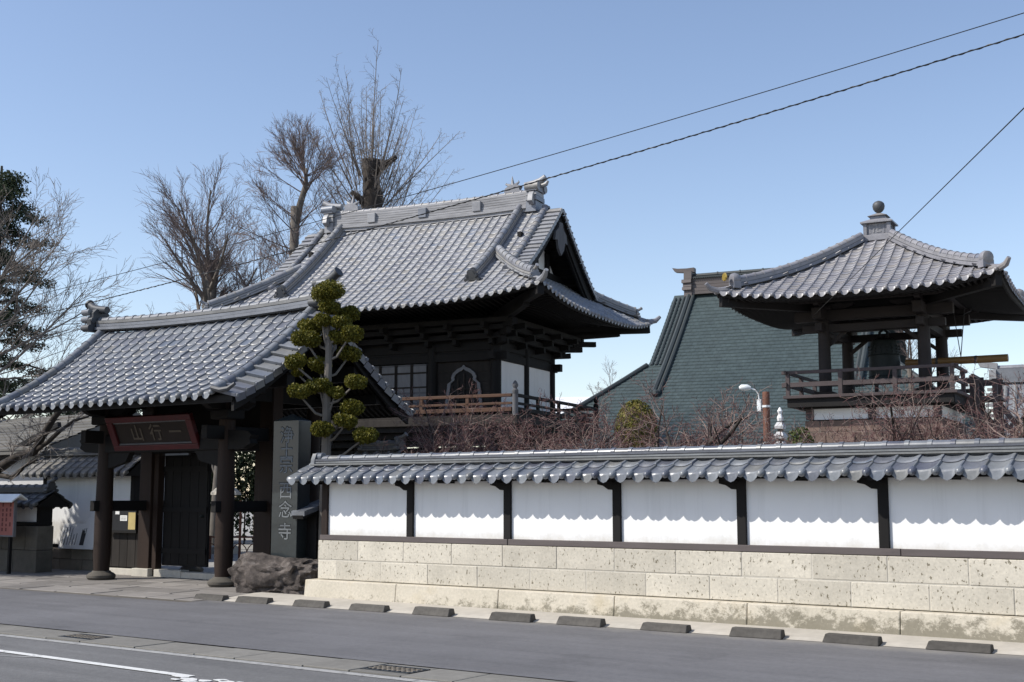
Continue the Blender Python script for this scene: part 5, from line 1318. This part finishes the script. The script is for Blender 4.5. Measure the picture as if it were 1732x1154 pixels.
# ================================================================== SMALL STREET THINGS
# notice board on a stake in front of the low wall
nb2 = thing('notice_board', 'reddish notice board with columns of writing under a small white roof', 'notice board', (-23.5, 14.86, 0), R(1))
bx('stake', 'wood_dark', nb2, .36, .42, -.0, .06, 0, .82); bx('stake', 'wood_dark', nb2, -.6, -.54, 0, .06, 0, .82)
bx('board', 'notice_red', nb2, -.75, .52, -.01, .03, .82, 1.55); 
for (a, b, c_, d) in ((-.78, .55, .79, .82), (-.78, -.75, .82, 1.55), (.52, .55, .82, 1.55)): bx('frame', 'wood_pale', nb2, a, b, -.02, .04, c_, d)
mb = MB(); mb.prism([(-.2, 1.52), (0, 1.66), (.16, 1.56), (.16, 1.53), (0, 1.62), (-.2, 1.49)], lambda a, b, d: (d, a, b), -.85, .72); mb.obj('roof', 'metal_white', nb2)
rnd = random.Random(21)
for k in range(9):
    x = -.66 + .13 * k; 
    for j in range(6):
        if rnd.random() < .85: bx('writing', 'notice_ink', nb2, x, x + .05, -.0125, -.0105, .9 + .1 * j, .9 + .1 * j + rnd.uniform(.05, .085))
# boards leaning on the stone ledge of the wing wall
def lean(name, lab, x, w_, h_, mat, rag=False, wr=True, rz=0):
    g = thing(name, lab, 'board', (x, 16.72, .47), rz); g.rotation_euler = (R(-14), 0, rz)
    rr = random.Random(int(x * 10)); pts = [(-w_ / 2, 0), (w_ / 2, 0)]
    n = 9 if rag else 1
    pts += [(w_ / 2 - (w_) * i / n + (rr.uniform(-.015, .015) if rag and 0 < i < n else 0), h_ + (rr.uniform(-.05, .02) if rag else 0)) for i in range(n + 1)]
    mb = MB(); mb.prism(pts, lambda a, b, d: (a, d, b), -.012, .012); mb.obj('sheet', mat, g)
    if wr:
        for k in range(7):
            xx = -w_ / 2 + .07 + k * (w_ - .14) / 6
            bx('writing', 'ink', g, xx, xx + .018, -.0145, -.0125, h_ * .15, h_ * rr.uniform(.55, .88))
lean('leaning_board', 'grey white board with written columns leaning on the wing wall', -23.75, .72, .56, 'paper')
lean('leaning_sheet', 'torn bright white sheet leaning beside the written board', -23.1, .5, .78, 'paper', rag=True, wr=False, rz=R(-4))
lean('small_board', 'narrow white board with faint writing in front of the torn sheet', -23.32, .26, .56, 'paper', wr=True, rz=R(3))
# lamp on a rusty pole among the plum trees
lp = thing('yard_lamp', 'white yard lamp on a curved arm fixed to a rusty pole', 'lamp', (-9.59, 22.0, 0))
MB().lathe([(.075, 0), (.07, 3.58), (.06, 3.6)], 10).obj('pole', 'pole_rust', lp, smooth=True)
for z in (3.3, 2.6): MB().lathe([(.078, z), (.078, z + .04)], 10).obj('band', 'metal_white', lp)
lx, ly = -math.cos(R(35)), -math.sin(R(35))
bx('ballast', 'metal_white', lp, -.17, -.085, -.06, .04, 3.22, 3.46, .01)
MB().tube([(-.13, -.02, 3.4), (-.14, -.03, 3.56), (-.19, -.05, 3.64), (-.3, -.1, 3.68)], .014, 6).obj('arm', 'metal_white', lp, smooth=True)
mb = MB(); mb.tube([(-.27, -.09, 3.68), (-.33, -.12, 3.69), (-.43, -.16, 3.69), (-.47, -.18, 3.68)], [.03, .06, .06, .03], 10); mb.obj('lamp_head', 'metal_white', lp, smooth=True)
# pale tiered garden ornament
basic('stone_white', (.5, .5, .5), .2, 12, .9, .2)
pg = thing('garden_pagoda', 'slim pale tiered stone ornament among the plum twigs', 'ornament', (-8.58, 20.26, 0))
bx('plinth', 'stone_light', pg, -.3, .3, -.3, .3, 0, 1.4, .02)
for k in range(9):
    z = 1.4 + k * .17; a = .19 - .014 * k
    mb = MB(); mb.add([(-a, -a, .07), (a, -a, .07), (a, a, .07), (-a, a, .07), (-a * .55, -a * .55, .14), (a * .55, -a * .55, .14), (a * .55, a * .55, .14), (-a * .55, a * .55, .14), (-a * .9, -a * .9, .02), (a * .9, -a * .9, .02), (a * .9, a * .9, .02), (-a * .9, a * .9, .02)], [(4, 5, 6, 7), (0, 1, 5, 4), (1, 2, 6, 5), (2, 3, 7, 6), (3, 0, 4, 7), (8, 9, 1, 0), (9, 10, 2, 1), (10, 11, 3, 2), (11, 8, 0, 3), (8, 11, 10, 9)], Matrix.Translation((0, 0, z))); mb.obj('tier', 'stone_white', pg)
    bx('tier_core', 'stone_dark', pg, -a * .5, a * .5, -a * .5, a * .5, z - .05, z + .03)
MB().lathe([(.05, 0), (.06, .05), (.03, .12), (.05, .17), (.01, .24)], 8, (0, 0, 2.92)).obj('finial', 'plaster', pg)
# things seen through the gate
ln = thing('stone_lantern', 'grey stone lantern in the yard seen through the open gate', 'lantern', (-26.9, 24.0, 0))
MB().lathe([(.4, 0), (.4, .2), (.3, .25), (.17, .3), (.16, 1.1), (.3, 1.2), (.32, 1.3), (.2, 1.32)], 6).obj('shaft', 'stone_light', ln); MB().lathe([(.2, 1.32), (.22, 1.65)], 6).obj('light_chamber', 'stone_light', ln); MB().lathe([(.45, 1.65), (.42, 1.72), (.15, 1.95), (.06, 2.0), (.1, 2.1), (.02, 2.25)], 6).obj('cap', 'stone_light', ln)
hp = thing('hoop_fence', 'low metal hoop fence along the yard path behind the gate', 'fence', (-24.6, 21.9, 0), R(20))
for i in range(9):
    x = -1.2 + .42 * i
    MB().tube([(x + .24 * math.cos(a), 0, .05 + .36 * math.sin(a)) for a in [math.pi * j / 8 for j in range(9)]], .014, 5).obj('hoop', 'pole_rust', hp)
for i in range(5): bx('post', 'pole_rust', hp, -1.2 + .84 * i - .025, -1.2 + .84 * i + .025, -.025, .025, 0, 1.5 if i % 2 == 0 else .6)
bx('rail', 'rope', hp, -1.25, 2.3, -.02, .02, 1.42, 1.46); bx('rail', 'pole_rust', hp, -1.25, 2.3, -.02, .02, .55, .59)

# ================================================================== OVERHEAD WIRES
def wire(lab, ctrl, x0, x1, r, twist=False):
    """hangs at Y = 12 m through three measured points (x, z)"""
    k = np.polyfit([c[0] for c in ctrl], [c[1] for c in ctrl], 2); f = lambda x: Vector((x, 12, float(np.polyval(k, x))))
    mb = MB(); mb.tube([f(x0 + (x1 - x0) * i / 40) for i in range(41)], r * .8, 5)
    if twist:
        m = 1400; Q = []
        for i in range(m + 1):
            x = x0 + (x1 - x0) * i / m; an = x / .17 * 2 * math.pi
            Q.append(f(x) + Vector((0, math.cos(an) * r, math.sin(an) * r)))
        mb.tube(Q, r * .5, 4)
    o = mb.obj('overhead_wire', 'wire_black', smooth=True); return tag(o, lab, 'wire', 'overhead wires along the street')
wire('thin plain overhead wire, the upper one crossing above the roofs', [(-2.5, 6.19), (-9.08, 5.58), (-17.6, 4.99)], 3, -26, .0065)
wire('thick twisted overhead cable, the lower one crossing above the roofs', [(-2.5, 5.98), (-9.5, 5.255), (-17.58, 4.64)], 3, -26, .0085, True)
a, b = Vector((-12.35, 31.4, 6.36)), Vector((-2.55, 12, 5.26)); b = b + (b - a) * .35
mb = MB(); mb.tube([a.lerp(b, i / 20) for i in range(21)], .0065, 5); tag(mb.obj('overhead_wire', 'wire_black', smooth=True), 'wire running from the bell tower eaves up over the street', 'wire', 'overhead wires along the street')

# ================================================================== VEGETATION
def rot_about(d, ax, an): return Matrix.Rotation(an, 3, ax) @ d
def rdir(rng): return Vector((rng.gauss(0, 1), rng.gauss(0, 1), rng.gauss(0, 1))).normalized()
RMIN = .0065
def grow(mbs, p, d, L, r, lv, spec, rng):
    S = spec[lv]; k = S.get('seg', 4); pts = [Vector(p)]; rad = [r]; d = d.normalized()
    for i in range(k):
        d = (d + rdir(rng) * S.get('wob', .12) + Vector((0, 0, 1)) * S.get('up', .05)).normalized()
        pts.append(pts[-1] + d * L / k); rad.append(r * (1 - (1 - S.get('taper', .35)) * (i + 1) / k))
    mbs[S['mb']].tube(pts, rad, S.get('sides', 4), caps=S.get('caps', False))
    if lv + 1 >= len(spec): return
    N = spec[lv + 1]; n = S['n']; n = rng.randint(*n) if isinstance(n, tuple) else n
    for c in range(n):
        t = S.get('t0', .3) + (1 - S.get('t0', .3)) * ((c + rng.random()) / n); q = min(k - 1e-6, t * k); i = int(q); f = q - i
        pp = pts[i].lerp(pts[i + 1], f); dd = (pts[i + 1] - pts[i]).normalized()
        ax = dd.cross(rdir(rng))
        if ax.length < 1e-3: continue
        nd = rot_about(dd, ax.normalized(), R(rng.uniform(*S['ang'])))
        nd.z = nd.z * S.get('zk', 1) + S.get('zb', 0)
        rr = rad[i] + (rad[i + 1] - rad[i]) * f
        grow(mbs, pp, nd, L * rng.uniform(*S['len']) * (1.15 - .4 * t), max(spec[0].get('rmin', RMIN), rr * S.get('rk', .6)), lv + 1, spec, rng)
def bare(name, label, loc, spec, seed, L0, r0, mats, group=None, d0=(0, 0, 1), cat='tree', extra=None):
    t = thing(name, label, cat, loc, 0, group); rng = random.Random(seed); mbs = [MB(), MB(), MB()]
    grow(mbs, (0, 0, 0), Vector(d0), L0, r0, 0, spec, rng)
    if extra: extra(mbs, rng)
    for mb, nm, mt in zip(mbs, ('trunk', 'crown', 'buds'), mats):
        if mb.v: mb.obj(nm, mt, t, smooth=(nm == 'trunk'), fix=False, sharp=None, kind='stuff' if nm == 'buds' else None)
    return t
Z = [dict(mb=0, seg=7, wob=.05, up=.05, n=14, t0=.66, ang=(18, 74), len=(.26, .40), rk=.42, sides=9, taper=.45),
     dict(mb=0, seg=5, wob=.09, up=.06, n=9, t0=.2, ang=(18, 45), len=(.4, .62), rk=.45, sides=5, taper=.3),
     dict(mb=1, seg=4, wob=.09, up=.05, n=8, t0=.2, ang=(16, 42), len=(.4, .7), rk=.45, sides=4, taper=.35),
     dict(mb=1, seg=3, wob=.09, up=.04, n=4, t0=.2, ang=(16, 42), len=(.4, .75), rk=.55, sides=3, taper=.45),
     dict(mb=1, seg=2, wob=.1, up=.05, sides=3, taper=.5)]
ZM = ('bark_grey', 'twig_zelkova')
bare('zelkova_tree', 'broad bare tree with fan of fine twigs behind the gate ridge', (-33.9, 29.7, 0), Z, 5, 10.2, .42, ZM, 'bare trees behind the roofs')
bare('zelkova_tree', 'low bare tree with fine twigs between the broad tree and the straight trunk', (-35.6, 33.6, 0), Z, 12, 9.3, .32, ZM, 'bare trees behind the roofs')
# straight cut trunk with a fan of twigs at its top
PF = [dict(mb=1, seg=5, wob=.06, up=.05, n=6, t0=.35, ang=(14, 36), len=(.4, .65), rk=.5, sides=4, taper=.3),
      dict(mb=1, seg=3, wob=.08, up=.05, n=6, t0=.25, ang=(14, 38), len=(.4, .7), rk=.5, sides=3, taper=.4),
      dict(mb=1, seg=2, wob=.08, up=.04, n=3, t0=.2, ang=(15, 40), len=(.4, .7), rk=.6, sides=3, taper=.5), dict(mb=1, seg=1, wob=.08, up=.04, sides=3, taper=.6)]
def pollard_extra(mbs, rng):
    mbs[0].tube([(0, 0, 0), (.05, 0, 6), (.1, 0, 10.5), (.12, 0, 13.4)], [.25, .23, .2, .18], 9, caps=True)
    mbs[0].tube([(.12, 0, 12.4), (.3, .1, 13.5), (.5, .2, 14.3), (.5, .2, 15.0)], [.16, .14, .11, .06], 7)
    for i in range(44):
        top = i < 26
        b = Vector((.5, .2, 13.9 + rng.uniform(0, .9))) if top else Vector((.12, 0, rng.uniform(9.5, 13.0)))
        a = rng.uniform(0, 2 * math.pi); el = R(rng.uniform(15, 80)) if top else R(rng.uniform(10, 55))
        d = Vector((math.cos(a) * math.cos(el), math.sin(a) * math.cos(el), math.sin(el)))
        grow(mbs, b, d, rng.uniform(1.3, 2.1) if top else rng.uniform(1.6, 2.8), .03, 0, PF, rng)
bare('pollard_tree', 'bare tree with straight sawn trunk and twig fan at its top', (-35.9, 35.2, 0), [dict(mb=0, seg=2, wob=0, up=0, sides=6, taper=.9)], 3, 3, .27, ZM, 'bare trees behind the roofs', extra=pollard_extra)
# ginkgo: thick dark pollarded trunk with long straight shoots set with short spurs
G_ = [dict(mb=1, seg=6, wob=.04, up=.035, n=16, t0=.1, ang=(30, 70), len=(.06, .22), rk=.5, sides=4, taper=.25),
      dict(mb=1, seg=3, wob=.1, up=.1, n=5, t0=.1, ang=(35, 70), len=(.2, .5), rk=.7, sides=3, taper=.4),
      dict(mb=1, seg=1, wob=.1, up=.05, sides=3, taper=.5)]
def ginkgo_extra(mbs, rng):
    mbs[0].tube([(0, 0, 0), (.1, 0, 6), (.0, 0, 10.5), (.1, 0, 12.0), (-.02, 0, 13.2), (.08, 0, 14.4), (-.05, 0, 15.2), (.0, 0, 16.0)], [.75, .62, .58, .62, .46, .44, .34, .42], 12, caps=True)
    for a, z, L in ((.2, 15.7, 1.2), (2.6, 15.2, .7), (4.2, 14.2, .9), (.9, 13.2, 1.6), (3.4, 13.4, 1.0), (5.6, 12.6, 1.5), (5.9, 12.0, 1.7), (2.9, 12.2, 1.2)):
        c_, s_ = math.cos(a), math.sin(a); mbs[0].tube([(0, 0, z - .3), (c_ * L * .5, s_ * L * .5, z), (c_ * L, s_ * L, z + .3)], [.22, .17, .1], 7, caps=True)
    for i in range(112):
        a = rng.uniform(0, 2 * math.pi); z = rng.uniform(9.8, 16.0); f_ = (z - 9.8) / 6.2
        el = R(rng.uniform(22 + 30 * f_, 64 + 21 * f_)); rr = rng.uniform(.15, .9)
        d = Vector((math.cos(a) * math.cos(el), math.sin(a) * math.cos(el), math.sin(el)))
        grow(mbs, (math.cos(a) * rr, math.sin(a) * rr, z), d, rng.uniform(2.6, 5.2), rng.uniform(.02, .038), 0, G_, rng)
bare('ginkgo_tree', 'tall bare tree with thick dark stump and long upright shoots', (-34.75, 38.7, 0), [dict(mb=0, seg=2, wob=0, up=0, sides=6, taper=.9)], 8, 3, .7, ('bark_dark', 'twig_ginkgo'), 'bare trees behind the roofs', extra=ginkgo_extra)
Zs = [dict(Z[0], n=6, t0=.5, len=(.3, .5)), dict(Z[1], n=6), dict(Z[2], n=6), dict(Z[3], n=4), Z[4]]
bare('distant_tree', 'distant small bare tree beside the sloping green roof', (-36.5, 62.5, 0), Zs, 2, 7.2, .2, ZM, 'bare trees behind the roofs')
bare('distant_tree', 'distant bare tree showing through the bell tower', (-15.4, 49.7, 0), Zs, 9, 7.2, .2, ZM, 'bare trees behind the roofs')
LB = [dict(mb=1, seg=6, wob=.08, up=.03, n=10, t0=.1, ang=(20, 50), len=(.3, .5), rk=.5, sides=5, taper=.25), dict(mb=1, seg=4, wob=.1, up=.05, n=7, t0=.1, ang=(20, 50), len=(.35, .6), rk=.5, sides=4, taper=.35), dict(mb=1, seg=3, wob=.1, up=.05, n=4, t0=.1, ang=(20, 50), len=(.35, .6), rk=.6, sides=3, taper=.4), dict(mb=1, seg=2, wob=.1, up=.04, sides=3, taper=.5)]
def left_extra(mbs, rng):
    mbs[0].tube([(0, 0, 0), (.05, 0, 3), (.1, 0, 5.5), (.3, .1, 7.5)], [.24, .2, .15, .09], 8)
    for z, du, dz, L in ((2.9, 1., .62, 5.4), (3.6, 1., .35, 4.2), (4.4, 1., .75, 4.4), (5.2, 1., .5, 3.8), (5.8, .9, .9, 4.2), (6.4, .6, 1.2, 3.8), (7.0, .3, 1.3, 3.2), (4.9, .8, 1.1, 4.2), (6.0, -.4, 1.2, 3.5), (7.2, .9, .7, 3.0)):
        grow(mbs, (.1, 0, z), Vector((.8166 * du + rng.uniform(-.1, .1), .5772 * du + rng.uniform(-.25, .25), dz)), L, .05, 0, LB, rng)
bare('bare_tree', 'bare tree spreading pale twigs in front of the dark conifer', (-32.6, 19.4, 0), [dict(mb=0, seg=2, wob=0, up=0, sides=6, taper=.9)], 4, 2, .24, ('bark_pale', 'twig_ginkgo'), 'bare trees left of the gate', extra=left_extra)
# gnarled tree whose dark limb passes under the gate eaves
def gnarl(mbs, rng):
    o = Vector((-27.6, 16.9, 0)); q = lambda l: [Vector(p) - o for p in l]
    mbs[0].tube(q([(-27.6, 16.9, 0), (-27.5, 16.8, 1.2), (-27.19, 16.7, 2.16), (-26.47, 16.7, 2.27), (-25.79, 16.7, 2.53), (-25.15, 16.7, 2.62), (-24.86, 16.7, 2.97), (-24.45, 16.7, 3.38), (-24.1, 16.7, 3.62)]), [.2, .17, .14, .12, .1, .09, .085, .07, .05], 8)
    mbs[0].tube(q([(-25.0, 16.7, 2.68), (-24.6, 16.7, 2.85), (-24.25, 16.7, 3.05), (-23.72, 16.7, 3.28), (-23.2, 16.7, 3.35)]), [.06, .055, .05, .035, .02], 6)
    mbs[0].tube(q([(-26.95, 16.7, 2.16), (-25.98, 16.7, 2.04), (-25.71, 16.7, 2.15), (-25.54, 16.7, 2.28), (-25.05, 16.7, 2.43)]), [.07, .055, .05, .04, .025], 6)
    for p in q([(-26.4, 16.7, 2.3), (-25.5, 16.7, 2.6), (-25.1, 16.7, 2.65), (-24.8, 16.7, 3.0), (-24.5, 16.7, 3.3), (-24.2, 16.7, 3.1), (-23.7, 16.7, 3.28), (-25.3, 16.7, 2.4), (-26, 16.7, 2.4), (-24.3, 16.7, 3.5)]):
        for j in range(3): grow(mbs, p, rdir(rng) + Vector((.3, 0, .5)), rng.uniform(.5, 1.0), .014, 0, [dict(Z[2], n=4, wob=.2), dict(Z[3], n=3, wob=.15), Z[4]], rng)
bare('gnarled_tree', 'gnarled bare tree with a dark crooked limb under the gate eaves', (-27.6, 16.9, 0), [dict(mb=0, seg=2, wob=0, up=0, sides=6, taper=.9)], 6, .5, .2, ('bark_dark', 'twig_ginkgo'), 'bare trees left of the gate', extra=gnarl)

# leaves helpers
def leaf_cloud(mb, c, rad, n, size, rng, out=.6, flat=0., hollow=.55):
    c = Vector(c)
    for i in range(n):
        u = rdir(rng); k = hollow + (1 - hollow) * rng.random() ** .6
        p = c + Vector((u.x * rad[0], u.y * rad[1], u.z * rad[2])) * k
        nd = (u * out + rdir(rng) * (1 - out)).normalized(); t = nd.cross(rdir(rng)).normalized(); b = nd.cross(t)
        s = size * rng.uniform(.6, 1.3); o = len(mb.v)
        mb.v += [tuple(p - t * s * .5), tuple(p + b * s * .55 + nd * s * .3), tuple(p + t * s * .5), tuple(p - b * s * .35 + nd * s * .15)]
        mb.f.append((o, o + 1, o + 2, o + 3))
def blob(mb, c, rad, rng, n=10, m=7, k=.8):
    o = len(mb.v); c = Vector(c)
    for i in range(m + 1):
        th = math.pi * i / m
        for j in range(n):
            ph = 2 * math.pi * j / n; f = k * rng.uniform(.88, 1.08)
            mb.v.append((c.x + rad[0] * f * math.sin(th) * math.cos(ph), c.y + rad[1] * f * math.sin(th) * math.sin(ph), c.z + rad[2] * f * math.cos(th)))
    for i in range(m):
        for j in range(n): a = o + i * n + j; b = o + i * n + (j + 1) % n; mb.f.append((a, b, b + n, a + n))
# cloud-pruned tree behind the left end of the wall
NX, NY = -14.48, 15.08
nw = thing('cloud_pruned_tree', 'cloud-pruned evergreen with rounded leaf pads on a pale trunk', 'tree', (NX, NY, 0))
rng = random.Random(31)
MB().tube([(0, 0, 0), (.0, 0, 1.6), (.01, 0, 2.6), (.0, 0, 3.2), (.03, 0, 4.0), (-.02, 0, 4.6), (-.03, 0, 5.0)], [.105, .092, .08, .072, .06, .042, .025], 9).obj('trunk', 'bark_pale', nw, smooth=True)
# pads: photo px offsets from the trunk at this depth (98 px per metre along the picture), height, radius
PADS = [(-5, 5.07, .28, .17), (1, 4.80, .17, .11), (28, 4.72, .17, .12), (-32, 4.50, .19, .11), (-8, 4.56, .12, .09), (22, 4.52, .17, .12), (-38, 4.27, .21, .12), (14, 4.30, .18, .12), (40, 4.33, .16, .12), (-53, 3.86, .16, .12), (-16, 3.83, .21, .12), (33, 4.02, .17, .12), (-12, 3.47, .20, .12), (-43, 3.34, .17, .11), (14, 3.34, .14, .08), (48, 3.52, .18, .12), (40, 3.10, .20, .12), (34, 2.86, .17, .11), (-6, 2.74, .17, .12), (66, 2.62, .18, .13), (-52, 3.72, .08, .06)]
pv = Vector((.8166, .5772, 0))      # picture's horizontal in plan
for i, (du, z, ra, rz_) in enumerate(PADS):
    dv = rng.uniform(-.28, .22); c = pv * (du / 98.) + Vector((pv.y, -pv.x, 0)) * dv
    if abs(du) < 6: c = pv * (du / 98.)
    mb = MB(); 
    ra *= 1.12
    for q in range(5):
        a_ = q * 1.57 + rng.uniform(-.5, .5); rr_ = ra * rng.uniform(.3, .5); k_ = rng.uniform(.55, .72)
        lc = (c.x + math.cos(a_) * rr_, c.y + math.sin(a_) * rr_, z + rng.uniform(-.03, .03)); lr = (ra * k_, ra * k_, rz_ * rng.uniform(.7, .95))
        blob(mb, lc, lr, rng, k=.66); leaf_cloud(mb, lc, lr, 420, .04, rng, out=.5, hollow=.6)
        leaf_cloud(mb, lc, (lr[0] * 1.12, lr[1] * 1.12, lr[2] * 1.2), 170, .042, rng, out=.3, hollow=.8)
    mb.obj('foliage_pad', 'leaf_pad', nw, fix=False)
    if abs(du) > 6:
        zz = z - .35 - .1 * rng.random(); MB().tube([(0, 0, zz), (c.x * .4, c.y * .4, zz + .06), (c.x * .8, c.y * .8, z - .14), (c.x, c.y, z - .05)], [.026, .022, .017, .012], 6).obj('branch', 'bark_pale', nw, smooth=True)
# round clipped bush on a stem
tb = thing('clipped_bush', 'round clipped olive green bush above the plum twigs', 'bush', (-11.82, 20.9, 0)); rng = random.Random(2)
MB().tube([(0, 0, 0), (0, 0, 2.6)], [.08, .05], 7).obj('stem', 'bark_grey', tb)
mb = MB(); blob(mb, (0, 0, 2.86), (.40, .40, .60), rng, 14, 10, .93); leaf_cloud(mb, (0, 0, 2.86), (.42, .42, .62), 3200, .05, rng, out=.7, hollow=.88); mb.obj('foliage', 'leaf_bush', tb, fix=False)
sg = thing('small_shrub', 'small bright green shrub beside the bell tower base', 'bush', (-11.6, 28.6, 0)); mb = MB(); leaf_cloud(mb, (0, 0, 2.9), (.35, .35, .4), 500, .09, rng, hollow=.3); mb.obj('foliage', 'leaf_light', sg, fix=False); MB().tube([(0, 0, 0), (0, 0, 2.7)], [.05, .03], 6).obj('stem', 'bark_grey', sg)
# conifer at far left
def conifer(loc, Ht, rad, seed, lab):
    t = thing('conifer_tree', lab, 'tree', loc); rng = random.Random(seed)
    MB().tube([(0, 0, 0), (0, 0, Ht * .6), (0, 0, Ht)], [.35, .2, .04], 9).obj('trunk', 'bark_dark', t, smooth=True)
    mb = MB(); br = MB(); n = 64
    for i in range(n):
        f = i / n; z = Ht * (.14 + .85 * f); r_ = rad * (1.05 - .8 * f) * rng.uniform(.6, 1.12); a = i * 2.4 + rng.uniform(-.4, .4)
        e_ = Vector((math.cos(a) * r_, math.sin(a) * r_, z - .25)); br.tube([(0, 0, z), (e_.x * .5, e_.y * .5, z + .1), tuple(e_)], [.05, .035, .015], 4, caps=False)
        for k in range(4):
            q = .35 + .65 * k / 3; c = Vector((e_.x * q, e_.y * q, z - .25 * q + rng.uniform(-.15, .15)))
            leaf_cloud(mb, c, (.52, .52, .2), 230 if Ht != 9.8 else 110, .075 if Ht != 9.8 else .12, rng, out=.3, hollow=.05)
    br.obj('branches', 'bark_dark', t, fix=False, kind='stuff'); mb.obj('crown', 'leaf_conifer', t, fix=False)
conifer((-39.2, 24.2, 0), 13.2, 3.6, 3, 'dark evergreen conifer rising behind the slate-roofed house')
conifer((-41.0, 30.0, 0), 7.0, 3.2, 5, 'lower dark evergreen tree behind the slate roof and gate eave')
conifer((-27.0, 11.9, 0), 9.8, 2.5, 7, 'unseen roadside evergreen added to shade the low wall by the notice board')  # stands out of view, added to cast shade; kind and place guessed
# plum trees behind the wall
PL = [dict(mb=0, seg=4, wob=.22, up=.0, n=(5, 7), t0=.35, ang=(28, 62), len=(.75, 1.1), rk=.62, sides=7, taper=.6, rmin=.004),
      dict(mb=0, seg=5, wob=.34, up=.06, n=(9, 12), t0=.12, ang=(30, 80), len=(.35, .62), rk=.42, sides=5, taper=.3, rmin=.004),
      dict(mb=1, seg=4, wob=.3, up=.18, n=(8, 11), t0=.05, ang=(30, 85), len=(.3, .6), rk=.5, sides=3, taper=.4, rmin=.0035),
      dict(mb=1, seg=3, wob=.25, up=.12, n=(4, 6), t0=.1, ang=(30, 80), len=(.25, .5), rk=.7, sides=3, taper=.5, rmin=.0035),
      dict(mb=2, seg=1, wob=.1, up=.1, sides=3, taper=.6)]
PM = ('bark_dark', 'twig_plum', 'twig_bud')
rng = random.Random(17)
dense = [(-14.1, 17.4), (-13.4, 17.0), (-13.1, 18.6), (-12.4, 17.5), (-11.9, 16.95), (-11.6, 18.7), (-11.0, 17.6), (-10.5, 17.0), (-10.6, 18.9)]
src = [bare('plum_tree', 'bare plum tree with reddish twigs in the dense row below the hall balcony', (0, 0, 0), PL, 40 + i, 2.0, .09, PM, 'plum trees behind the wall') for i in range(3)]
for i, (x, y) in enumerate(dense):
    if i < 3: t = src[i]
    else:
        t = src[i % 3].copy(); COL.objects.link(t)
        for ch in src[i % 3].children:
            c_ = ch.copy(); COL.objects.link(c_); c_.parent = t
    t.location = (x, y, 0); t.rotation_euler = (0, 0, rng.uniform(0, 6.3)); t.scale = (1, 1, rng.uniform(.9, 1.04))
PS = [dict(PL[0], n=(4, 6)), dict(PL[1], n=(6, 9)), dict(PL[2], n=(5, 8)), dict(PL[3], n=(3, 4)), PL[4]]
for i, (x, y, s_, lab) in enumerate(((-8.85, 17.2, 1.2, 'bare plum tree with long upright twigs right of the round bush'), (-8.1, 17.6, 1.05, 'slender bare plum tree in front of the green roof near the lamp'), (-7.3, 17.0, 1.0, 'bare plum tree beside the pale tiered ornament'), (-6.55, 17.8, 1.05, 'bare plum tree below the left end of the bell deck'), (-5.7, 17.2, 1.12, 'bare plum tree in front of the white band of the bell tower'), (-4.75, 17.3, 1.25, 'bare plum tree with a thick dark trunk before the tower stair'), (-3.9, 17.0, 1.0, 'bare plum tree in front of the ribbed tile roof'), (-3.0, 17.5, 1.0, 'bare plum tree at the far end of the row'), (-6.15, 17.1, .9, 'low bare plum tree close behind the wall below the bell deck'), (-5.2, 18.3, 1.0, 'bare plum tree close against the stone base of the bell tower'), (-7.75, 18.6, 1.0, 'bare plum tree between the lamp and the pale ornament'))):
    t = bare('plum_tree', lab, (x, y, 0), PS, 70 + i * 3, 2.15, .1 if s_ < 1.2 else .15, PM, 'plum trees behind the wall'); t.scale = (1, 1, s_ * .82)

# greenery in the yard, seen through the gate
rng = random.Random(77)
hg = thing('yard_hedge', 'tall dark leafy hedge at the back of the yard seen through the gate', 'hedge', (-32.5, 28.6, 0), R(45))
mb = MB()
for i in range(16): leaf_cloud(mb, (-4 + .55 * i, 0, 2.2 + rng.uniform(-.2, .3)), (.6, .6, 2.3), 900, .14, rng, out=.4, hollow=.25)
mb.obj('foliage', 'leaf_conifer', hg, fix=False); mb = MB()
for i in range(16): mb.tube([(-4 + .55 * i, 0, 0), (-4 + .55 * i, 0, 3.2)], .03, 5)
mb.obj('stems', 'bark_dark', hg, fix=False, kind='stuff')
bare('yard_tree', 'bare tree with pale trunk in the yard behind the gate', (-29.2, 25.6, 0), Zs, 21, 4.2, .16, ('bark_pale', 'twig_ginkgo'))

for i, (x, y) in enumerate(((-9.35, 18.1), (-8.7, 17.0), (-7.8, 17.7), (-7.2, 17.0), (-6.4, 18.4), (-5.8, 17.0), (-5.1, 17.0), (-4.4, 18.5), (-3.7, 17.0), (-3.3, 18.2))):
    t = src[i % 3].copy(); COL.objects.link(t); t['label'] = 'low bare plum tree filling the thicket behind the wall by the bell tower'
    for ch in src[i % 3].children:
        c_ = ch.copy(); COL.objects.link(c_); c_.parent = t
    t.location = (x, y, 0); t.rotation_euler = (0, 0, rng.uniform(0, 6.3)); t.scale = (.9, .9, rng.uniform(.76, .86))
